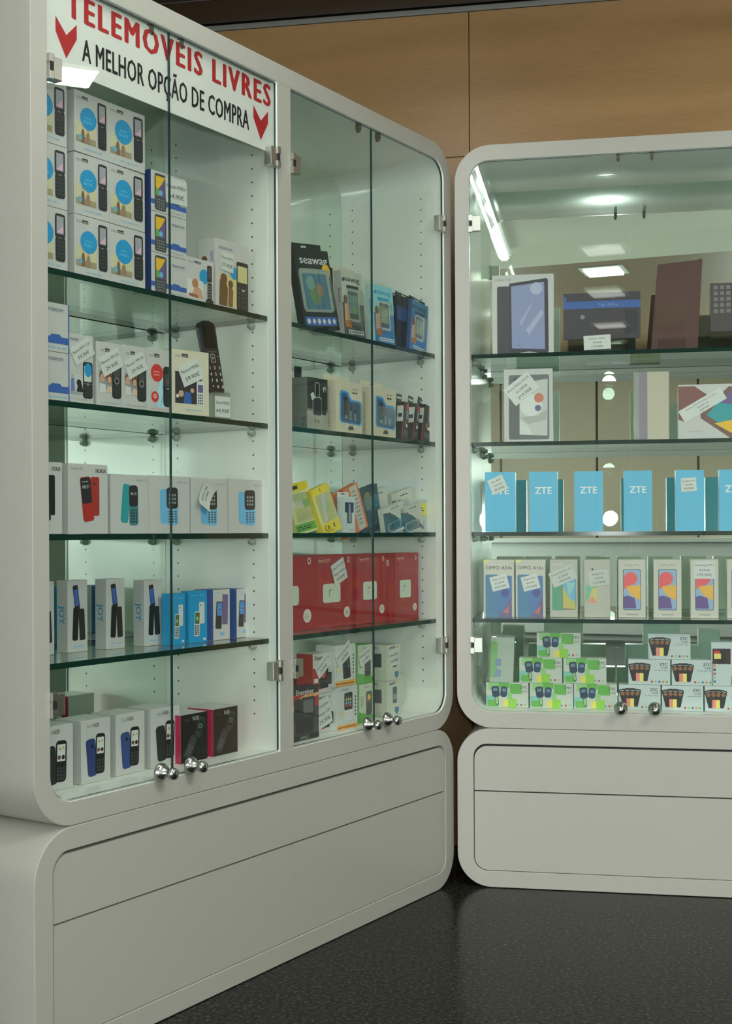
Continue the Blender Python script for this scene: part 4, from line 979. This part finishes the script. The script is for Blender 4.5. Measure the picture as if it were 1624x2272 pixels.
def d_strip2(A):
    A.r(0, 0, 1, .13, ink(200, 140, 60)); A.r(.04, .05, .9, .075, BRN); A.push(.5, .5, 5); A.rr(.36, .17, .72, .86, .04, K); A.r(.42, .56, .66, .80, DGR); A.e(.5, .66, .05, SKY); A.e(.58, .66, .04, RED2); A.keys(.41, .2, .67, .5, 3, 4, DGR, .4); A.pop(); A.e(.14, .42, .08, GOLD); A.e(.14, .42, .055, WHT)
    for i in range(6): A.e(.88, .30+.085*i, .028, K)
o = goods('phone_box', 'L', 750, 797, FL, 0.058, 1524, 0.06, d_strip, 'lower white phone box with an orange foot band', 'box', 'white boxes with an orange foot band', base=ink(170, 176, 172), w=.094, xc=1.112, h=.110)
o = goods('phone_box', 'L', 742, 790, FL, 0.058, 1420, 0.06, d_strip2, 'upper white phone box with an orange foot band and slanted tag', 'box', 'white boxes with an orange foot band', base=ink(170, 176, 172), w=.094, xc=1.104, h=.106, dz=.111, tags=[(.072, .038, .40, .78, 30, ['Emporia One V200', '34,90€'])])
def d_green(A): A.r(0, 0, 1, 1, ink(168, 178, 156)); A.p([(0, 0), (1, 0), (1, .16), (.0, .30)], GRN); A.r(0, 0, .08, 1, GRN); A.t('Energy', .55, .92, .009, GR); A.rr(.50, .18, .88, .80, .08, ink(78, 80, 80)); A.e(.69, .64, .10, GOLD); A.e(.60, .58, .05, RED2); A.r(.54, .22, .84, .50, DGR); A.lines(.16, .40, .36, .70, 5, GR, 1)
for r, (lb, tg) in enumerate((('lower green and white phone box behind the knob', []), ('upper green and white phone box with a slanted tag', [(.058, .036, .50, .70, 20, ['Denver C130', '21,90€'])]))):
    goods('phone_box', 'L', 795, 828, FL, 0.075, 0, 0.055, d_green, lb, 'box', 'green and white phone boxes', base=GRN, w=.078, xc=1.225 - .006*r, h=.103, dz=r*.104, tags=tg, left=lambda A: A.r(0, 0, 1, 1, GRN))
def d_sam(A): A.t('SAMSUNG', .40, .92, .010, ink(40, 60, 110), bold=True, rot=8, fit=.42*A.w); A.rr(.42, .36, .72, .82, .06, ink(74, 90, 104)); A.r(.46, .46, .68, .62, SILV); A.p([(.56, .24), (.86, .24), (.86, .14), (.71, .02), (.56, .14)], ink(60, 108, 140)); A.e(.80, .93, .05, GOLD)
def d_sam_side(A): A.t('SAMSUNG', .30, .92, .010, ink(40, 60, 110), bold=True); A.r(.40, .38, .78, .76, DGR); A.lines(.15, .5, .3, .75, 4, GR, 1)
for r, (lb, tg) in enumerate((('lower white phone box with a blue shield mark', []), ('upper white phone box with a blue shield mark and tag', [(.052, .044, .50, .64, 7, ['Samsung B310', '24,90€'])]))):
    goods('phone_box', 'L', 860, 894, FL, 0.075, 0, 0.075, d_sam, lb, 'box', 'white boxes with a blue shield mark', base=ink(172, 174, 162), w=.072, xc=1.365, h=.098, dz=r*.0985, tags=tg, left=d_sam_side)
goods('phone_box', 'L', 895, 945, FL, 0.13, 1498, 0.05, lambda A: (A.lines(.35, .50, .65, .62, 2, GR, 2),), 'plain pale box lying apart near the corner of the cabinet floor', 'box', None, base=ink(164, 170, 162), w=.095, xc=1.465, h=.100)

# ================================================================== TABLET CABINET
def d_tab(A):
    A.t('Galaxy Tab', .18, .945, .010, GR); A.rr(.08, .0, .45, .86, .03, ink(60, 58, 62)); A.push(.6, .5, 0)
    A.poly([(x*A.w, y*A.h) for x, y in ((.28, .89), (.31, .895), (.88, .945), (.91, .93), (.92, .03), (.90, .01), (.88, .0), (.60, .03), (.28, .0))], ink(50, 50, 58))
    A.poly([(x*A.w, y*A.h) for x, y in ((.31, .855), (.85, .90), (.86, .055), (.32, .075))], ink(120, 128, 162)); A.p([(.55, .30), (.80, .55), (.84, .50), (.60, .24)], ink(146, 150, 176)); A.p([(.44, .40), (.66, .66), (.64, .60), (.48, .36)], ink(140, 144, 170)); A.e(.72, .82, .10, ink(150, 156, 178)); A.pop()
    A.lines(.40, .10, .48, .115, 1, DGR, 1)
goods('tablet_box', 'R', 1092, 1228, SH[0], 0.055, 612, 0.04, d_tab, 'white tablet box with a lilac screen picture on the top shelf', 'box', 'tablet boxes')
def d_band(A): A.r(0, 0, 1, 1, ink(52, 50, 58)); A.r(0, .66, 1, .82, ink(46, 82, 142)); A.r(0, .82, .04, .93, BLUE); A.t('Tab 10 Pro', .58, .735, .012, ink(120, 130, 170)); A.e(.25, .48, .03, GR); A.e(.6, .2, .14, ink(60, 48, 56)); A.rr(.80, .1, .96, .6, .02, ink(40, 40, 46))
def stand(k, px, v, z, w, label, tagl=None, h=.055):
    u, _ = at(k, px, 760, v); bm = bmesh.new()
    box(bm, -w/2, w/2, 0, .002, 0, h*.45, 0); box(bm, -w/2, w/2, 0, .09, 0, .002, 0); box(bm, -w/2, w/2, .055, .057, 0, h*2, 0)
    o = new_obj('acrylic_stand', bm, CLEAR); place(o, k, u, v, z+.0005); tag(o, label, 'stand', 'clear acrylic stands')
    if tagl: price_tag(o, *tagl)
    return o
goods('tablet', 'R', 1250, 1421, SH[0], 0.075, 650, 0.012, d_band, 'black tablet box with a blue band raised on a clear stand', 'tablet', None, base=ink(50, 48, 56), dz=.040, h=.130)
stand('R', 1325, .05, SH[0], .17, 'clear acrylic stand under the blue-banded tablet', (.075, .040, -.0, .026, 2, ['Denver TIQ10', '4/64GB', '129,90€']), h=.075)
def case_bm():
    bm = bmesh.new()
    prism(bm, [(-.066, 0), (.062, 0), (.078, .262), (.060, .2585), (-.045, .250)], 0, .009); fixn(bm)
    bmesh.ops.bevel(bm, geom=bm.edges[:], offset=.0015, segments=2, affect='EDGES')
    return bm
u, _ = at('R', 1497, 780, .09)
c = new_obj('tablet_case', case_bm(), pmat('brown_leather', (0.085, 0.030, 0.024), 0.45, raw=True, bump=(300, .3))); place(c, 'R', u, .085, SH[0]+.0008, lean=5); tag(c, 'dark reddish brown tablet case standing open on the top shelf', 'case')
bm = bmesh.new(); prism(bm, [(-.060, .004), (.040, .004), (.056, .255), (-.040, .245)], .0095, .011); fixn(bm); new_obj('case_lining', bm, pmat('brown_lining', (0.10, 0.045, 0.035), 0.8, raw=True), c)
stand('R', 1490, .035, SH[0], .075, 'small clear stand in front of the brown case', None, .07)
def d_kb(A): A.r(0, 0, 1, 1, ink(56, 50, 52)); A.keys(.03, .36, .97, .97, 11, 5, ink(96, 94, 96), .35); A.rr(.35, .05, .65, .30, .02, ink(66, 58, 60))
goods('tablet_keyboard', 'R', 1576, 1640, SH[0], 0.075, 632, 0.008, d_kb, 'dark tablet keyboard propped up at the edge of the frame', 'keyboard', None, base=ink(50, 46, 48), dz=.050, w=.20, xc=at('R', 1576, 700, .075)[0]+.10, h=.134)
stand('R', 1640, .06, SH[0], .15, 'clear acrylic stand under the tablet keyboard', None, .09)
def d_mi(A):
    A.rr(.10, .03, .93, .92, .04, ink(92, 96, 98)); A.rr(.11, .04, .34, .75, .03, ink(84, 88, 88)); A.poly([(x*A.w, y*A.h) for x, y in ((.32, .10), (.89, .08), (.90, .86), (.32, .80))], ink(166, 170, 166))
    A.poly([(x*A.w, y*A.h) for x, y in ((.32, .10), (.58, .095), (.50, .22), (.32, .30))], ink(180, 184, 178)); A.e(.56, .50, .23, ink(184, 188, 184)); A.e(.72, .60, .10, ink(170, 104, 84)); A.e(.70, .46, .065, ink(88, 86, 120)); A.p([(.34, .34), (.70, .36), (.88, .44), (.88, .30), (.50, .24)], ink(150, 152, 146)); A.e(.25, .85, .05, DGR)
goods('tablet_box', 'R', 1118, 1226, SH[1], 0.045, 820, 0.04, d_mi, 'white tablet box with a slanted price tag on the second shelf', 'box', 'tablet boxes', tags=[(.085, .058, .36, .73, 38, ['Xiaomi Redmi Pad SE', '4/128GB', '219,90€'])])
goods('tablet_box', 'R', 1407, 1484, SH[1], 0.07, 826, 0.045, lambda A: (A.r(0, 0, .22, 1, LG), A.r(.14, 0, .38, 1, ink(132, 124, 140)), A.r(.38, 0, 1, 1, ink(178, 172, 156))), 'narrow upright cream tablet box with a grey stripe', 'box', 'tablet boxes', base=CREAM, film=True)
def d_zig(A):
    A.poly([(x*A.w, y*A.h) for x, y in ((0, .36), (0, .97), (.16, .97), (.26, .84), (.08, .34), (.055, .32))], ink(108, 70, 66)); A.poly([(x*A.w, y*A.h) for x, y in ((.055, .32), (.06, .30), (.18, .48), (.30, .80), (.24, .86))], ink(108, 70, 66))
    A.poly([(x*A.w, y*A.h) for x, y in ((.22, .46), (.50, .95), (1, .95), (1, .0), (.52, .0), (.22, .38))], ink(100, 72, 66)); A.poly([(x*A.w, y*A.h) for x, y in ((.28, .44), (.52, .88), (.98, .88), (.98, .06), (.58, .04))], TEAL)
    A.poly([(x*A.w, y*A.h) for x, y in ((.40, .66), (.52, .88), (.70, .88), (.60, .60))], PURP); A.poly([(x*A.w, y*A.h) for x, y in ((.36, .28), (.58, .04), (.80, .05), (.60, .36))], GOLD); A.lines(.10, .13, .24, .145, 1, GR, 4)
goods('tablet_box', 'R', 1505, 1600, SH[1], 0.05, 854, 0.04, d_zig, 'white landscape tablet box with brown, green and orange picture', 'box', 'tablet boxes', w=.27, xc=at('R', 1505, 900, .05)[0]+.135, tags=[(.130, .036, .24, .62, 30, ['Lenovo Tab M10 Plus 3rd Gen', '4/64GB LTE', '229,90€'])])
# blue boxes with white letters
ZB = ink(80, 158, 190)
def d_zte(t=True):
    def f(A):
        A.r(0, 0, 1, 1, ZB); A.t('ZTE', .50, .69, .027, ink(230, 236, 236), bold='C', fit=.60*A.w)
    return f
zb = 'blue boxes with three white capitals'
for i, (xl, xr) in enumerate(((1076, 1143), (1174, 1237), (1274, 1338), (1384, 1447), (1499, 1562), (1596, 1659))):
    lb = ['blue three-capital phone box with a slanted tag, beside the side wall', 'blue three-capital phone box, second along from the tagged corner one', 'blue three-capital phone box third along, short of the glare', 'blue three-capital phone box at the door seam', 'blue phone box with a straight grey tag above its middle', 'blue three-capital phone box cut by the edge of the frame'][i]
    tg = [(.046, .044, .42, .79, 24, ['Zte A32', '2/32GB', '79,90€'])] if i == 0 else ([(.042, .038, .46, .76, 3, ['Zte Blade A53', '4/64GB', '99,90€'])] if i == 4 else [])
    goods('phone_box', 'R', xl, xr, SH[2], .05 + (.006*i), 1047, .045, d_zte() if i != 4 else (lambda A: A.r(0, 0, 1, 1, ZB)), lb, 'box', zb, base=ZB, tags=tg, h=.170)
# fourth shelf phones
def d_oppo(nm):
    def f(A):
        A.p([(0, 1), (.26, 1), (0, .93)], ink(206, 190, 120)); A.t(nm, .50, .86, .0135, K, fit=.86*A.w)
        A.rr(.06, .0, .48, .74, .04, ink(70, 110, 140)); A.rr(.44, .0, .92, .72, .04, ink(72, 104, 150)); A.p([(.46, .0), (.92, 0), (.92, .4), (.70, .16)], ink(96, 84, 120)); A.e(.70, .42, .14, ink(70, 74, 132)); A.p([(.60, .08), (.84, .20), (.80, .06)], ink(160, 100, 96))
    return f
def d_gy(A): A.r(.10, .90, .48, .93, WHT); A.rr(.08, .12, .52, .76, .05, ink(74, 146, 116)); A.rr(.44, .13, .95, .72, .05, ink(110, 112, 90)); A.r(.47, .16, .93, .68, ink(100, 160, 196)); A.p([(.47, .16), (.93, .14), (.92, .27), (.70, .34), (.47, .54)], ink(178, 170, 90)); A.p([(.70, .34), (.92, .6), (.6, .6)], ink(130, 184, 178))
def d_mi2(A): A.e(.80, .93, .06, ink(210, 160, 140)); A.e(.80, .93, .035, WHT); A.r(.06, .25, .50, .56, ink(110, 170, 140)); A.p([(.06, .25), (.50, .25), (.50, .52), (.30, .50), (.20, .34)], ink(190, 180, 110)); A.p([(.10, .25), (.50, .25), (.30, .38)], ink(210, 140, 120)); A.e(.32, .83, .04, K)
def d_m13(fade=0):
    def f(A):
        A.t('Galaxy M13', .5, .905, .0085, GR); A.t('SAMSUNG', .5, .055, .007, DGR); A.rr(.17, .13, .83, .83, .06, ink(56, 58, 84)); A.rr(.19, .14, .81, .82, .05, ink(126, 150, 176))
        A.e(.45, .67, .25, ink(206, 80, 84)); A.r(.20, .50, .44, .68, ink(206, 80, 84)); A.p([(.28, .54), (.81, .56), (.81, .30), (.62, .34), (.40, .42)], ink(200, 152, 60)); A.p([(.19, .16), (.66, .16), (.60, .34), (.34, .38), (.19, .36)], ink(88, 70, 120))
    return f
ow = 'white smartphone boxes on the fourth shelf'
spec = [((1073, 1141), 1238, d_oppo('OPPO A54s'), 'smartphone box with a yellow corner, nearest the side wall', [(.050, .042, .52, .60, 14, ['Oppo A54s', '4/128GB', '239,90€'])]),
        ((1144, 1210), 1238, d_oppo('OPPO A16s'), 'smartphone box with a yellow corner, beside the green phone box', [(.048, .042, .50, .60, 14, ['Oppo A16s', '4/64GB', '179,90€'])]),
        ((1220, 1281), 1243, d_gy, 'smartphone box picturing a green and yellow phone', [(.072, .044, .48, .72, 24, ['Xiaomi Redmi 10C', '4/128GB', '199,90€'])]),
        ((1296, 1354), 1243, d_mi2, 'smartphone box with a small red mark in its corner', [(.056, .044, .56, .68, 8, ['Redmi A2', '2/32GB', '119,90€'])]),
        ((1372, 1432), 1244, d_m13(), 'red, yellow and purple screen box just before the door seam', []),
        ((1450, 1512), 1245, d_m13(), 'red, yellow and purple screen box between two of its kind', []),
        ((1532, 1594), 1245, d_m13(), 'red, yellow and purple screen box with lines of price on top', [(.058, .050, .5, .82, 0, ['Samsung M13', '4/64GB', '179,90€'])]),
        ((1613, 1673), 1245, d_m13(), 'red, yellow and purple screen box cut by the frame edge', [])]
for i, ((xl, xr), yt, dsg, lb, tg) in enumerate(spec):
    goods('smartphone_box', 'R', xl, xr, SH[3], .09 + .003*i, yt, .045, dsg, lb, 'box', ow, base=ink(172, 170, 160), tags=tg, h=.165, film=(i in (2, 3)))
# cabinet floor: landscape boxes
def d_zg(A):
    A.r(0, 0, 1, 1, ink(162, 168, 160)); A.r(.06, .70, .52, 1, LGRN); A.r(.30, .78, .55, 1, GRN); A.r(.56, .55, .84, .96, GRN); A.r(0, .10, .22, .48, ink(110, 160, 150)); A.r(.04, .04, .30, .30, GRN); A.r(.40, .04, .72, .30, ink(188, 178, 80)); A.r(.52, .0, .72, .36, ink(120, 170, 60)); A.r(.50, .36, .62, .60, LGRN)
    A.push(.23, .60, 8); A.rr(.14, .42, .32, .86, .05, ink(38, 52, 72)); A.r(.18, .66, .28, .78, ink(90, 110, 130)); A.rr(.19, .10, .27, .44, .02, ink(70, 80, 80)); A.r(.205, .14, .255, .40, LGRN); A.pop()
    A.push(.42, .62, -6); A.rr(.34, .42, .50, .84, .06, ink(38, 56, 82)); A.r(.38, .64, .47, .76, ink(84, 110, 140)); A.pop()
    A.t('ZTC', .89, .82, .010, K, bold=True); A.t('C210', .90, .66, .008, DGR); A.e(.74, .12, .025, ink(90, 130, 160)); A.e(.83, .12, .025, RED2); A.e(.92, .12, .025, LGRN)
def d_zw(A):
    for i, (rx, m) in enumerate(((14, K), (4, ink(52, 40, 36)), (-4, ink(46, 36, 34)), (-12, K))):
        A.push(.11+.105*i, .52, rx); cx = .11+.105*i; A.rr(cx-.075, .14, cx+.075, .84 + (.03 if i in (1, 2) else 0), .035, m); A.e(cx, .66, .05, ink(120, 84, 60)); A.r(cx-.05, .76, cx+.05, .79, LG); A.pop()
    A.r(.18, .14, .27, .46, ink(206, 120, 110)); A.r(.27, .13, .36, .46, ink(200, 190, 100))
    A.t('ZTC', .84, .82, .011, K, bold=True); A.t('C230', .86, .69, .008, DGR); A.lines(.62, .56, .95, .60, 1, GR, 3)
    for i in range(5): A.e(.56+.09*i, .13, .026, (RED2, LGRN, BLUE, ORG, GRN)[i])
GB = ink(162, 168, 158); WB = ink(166, 176, 176)
def zrow(pxs, v, lvl, dsg, base, labels, group):
    for (xl, xr), lb in zip(pxs, labels):
        goods('phone_box', 'R', xl, xr, FL, v, 0, .05, dsg, lb, 'box', group, base=base, h=.0715, dz=lvl*.0722, film=False)
gg = 'green and white landscape boxes'; wg = 'white landscape boxes with a fan of phones'
zrow([(1071, 1165), (1168, 1264), (1266, 1361)], .09, 0, d_zg, GB, ['green landscape box in the bottom row, under the upright one', 'green landscape box in the middle of the bottom row', 'green landscape box in the bottom row beside the knob'], gg)
zrow([(1145, 1240), (1243, 1338)], .09, 1, d_zg, GB, ['green landscape box in the second row beside the upright one', 'green landscape box in the second row, nearer the door seam'], gg)
zrow([(1184, 1281)], .09, 2, d_zg, GB, ['green landscape box alone on top of the green stack'], gg)
zrow([(1366, 1458), (1461, 1553), (1556, 1650)], .085, 0, d_zw, WB, ['fan-of-phones box in the bottom row behind the knobs', 'fan-of-phones box in the middle of the bottom row', 'fan-of-phones box in the bottom row under the upright one'], wg)
zrow([(1387, 1480), (1483, 1576)], .085, 1, d_zw, WB, ['fan-of-phones box in the second row beside the green boxes', 'fan-of-phones box in the second row beside the upright one'], wg)
zrow([(1432, 1525)], .085, 2, d_zw, WB, ['fan-of-phones box alone on top of its stack'], wg)
def d_zup(A):
    A.r(0, 0, 1, 1, ink(160, 170, 160)); A.r(0, .1, .3, .9, LGRN); A.push(.36, .44, 90); A.rr(.2, .38, .52, .52, .05, ink(120, 140, 170)); A.pop(); A.push(.36, .2, 80); A.rr(.2, .14, .52, .28, .05, ink(120, 140, 170)); A.pop(); A.t('ZTC', .18, .9, .009, GR, rot=90)
o = goods('phone_box', 'R', 1086, 1138, FL, .09, 1415, .05, d_zup, 'green box standing on end in clear film on the bottom row', 'box', gg, base=GB, h=.130, dz=.0722, tilt=2)
bm = bmesh.new(); w, h = o['_w'], o['_h']; box(bm, -w/2-.002, w/2+.002, -.004, .052, -.0002, h+.002, 0, .002); new_obj('clear_film', bm, CLEAR, o)
def d_zup2(A):
    A.push(.5, .66, 90)
    for i in range(4): cx = .5; A.rr(.20+.0, .52+.10*i-.02, .86, .60+.10*i, .03, K if i % 3 else ink(60, 40, 40))
    A.pop(); A.r(.12, .62, .40, .74, ink(200, 190, 100)); A.r(.12, .74, .36, .80, RED2)
    for i in range(5): A.e(.14, .10+.09*i, .05, (BLUE, LGRN, RED2, K, ORG)[i])
    A.t('ZTC', .88, .12, .013, K, bold=True, rot=90)
goods('phone_box', 'R', 1578, 1632, FL, .085, 1430, .05, d_zup2, 'fan-of-phones box standing on end at the frame edge', 'box', wg, base=WB, h=.122, dz=.0722)

# ---- furniture behind the photographer, seen only in the mirrors
CTR = pmat('pale_counter', (0.50, 0.52, 0.50), 0.35, raw=True)
bm = bmesh.new(); box(bm, -1.9, 2.1, -4.6, -4.0, 0.055, 0.90, 0, .01); box(bm, -1.95, 2.15, -4.65, -3.95, 0.90, 0.94, 0, .006); box(bm, -1.85, 2.05, -4.55, -4.06, 0, 0.06)
tag(new_obj('shop_counter', bm, CTR), 'long pale shop counter at the rear, reflected in the mirrors', 'counter')
for o in list(scene.objects):
    for key in ('_w', '_h'):
        if key in o: del o[key]
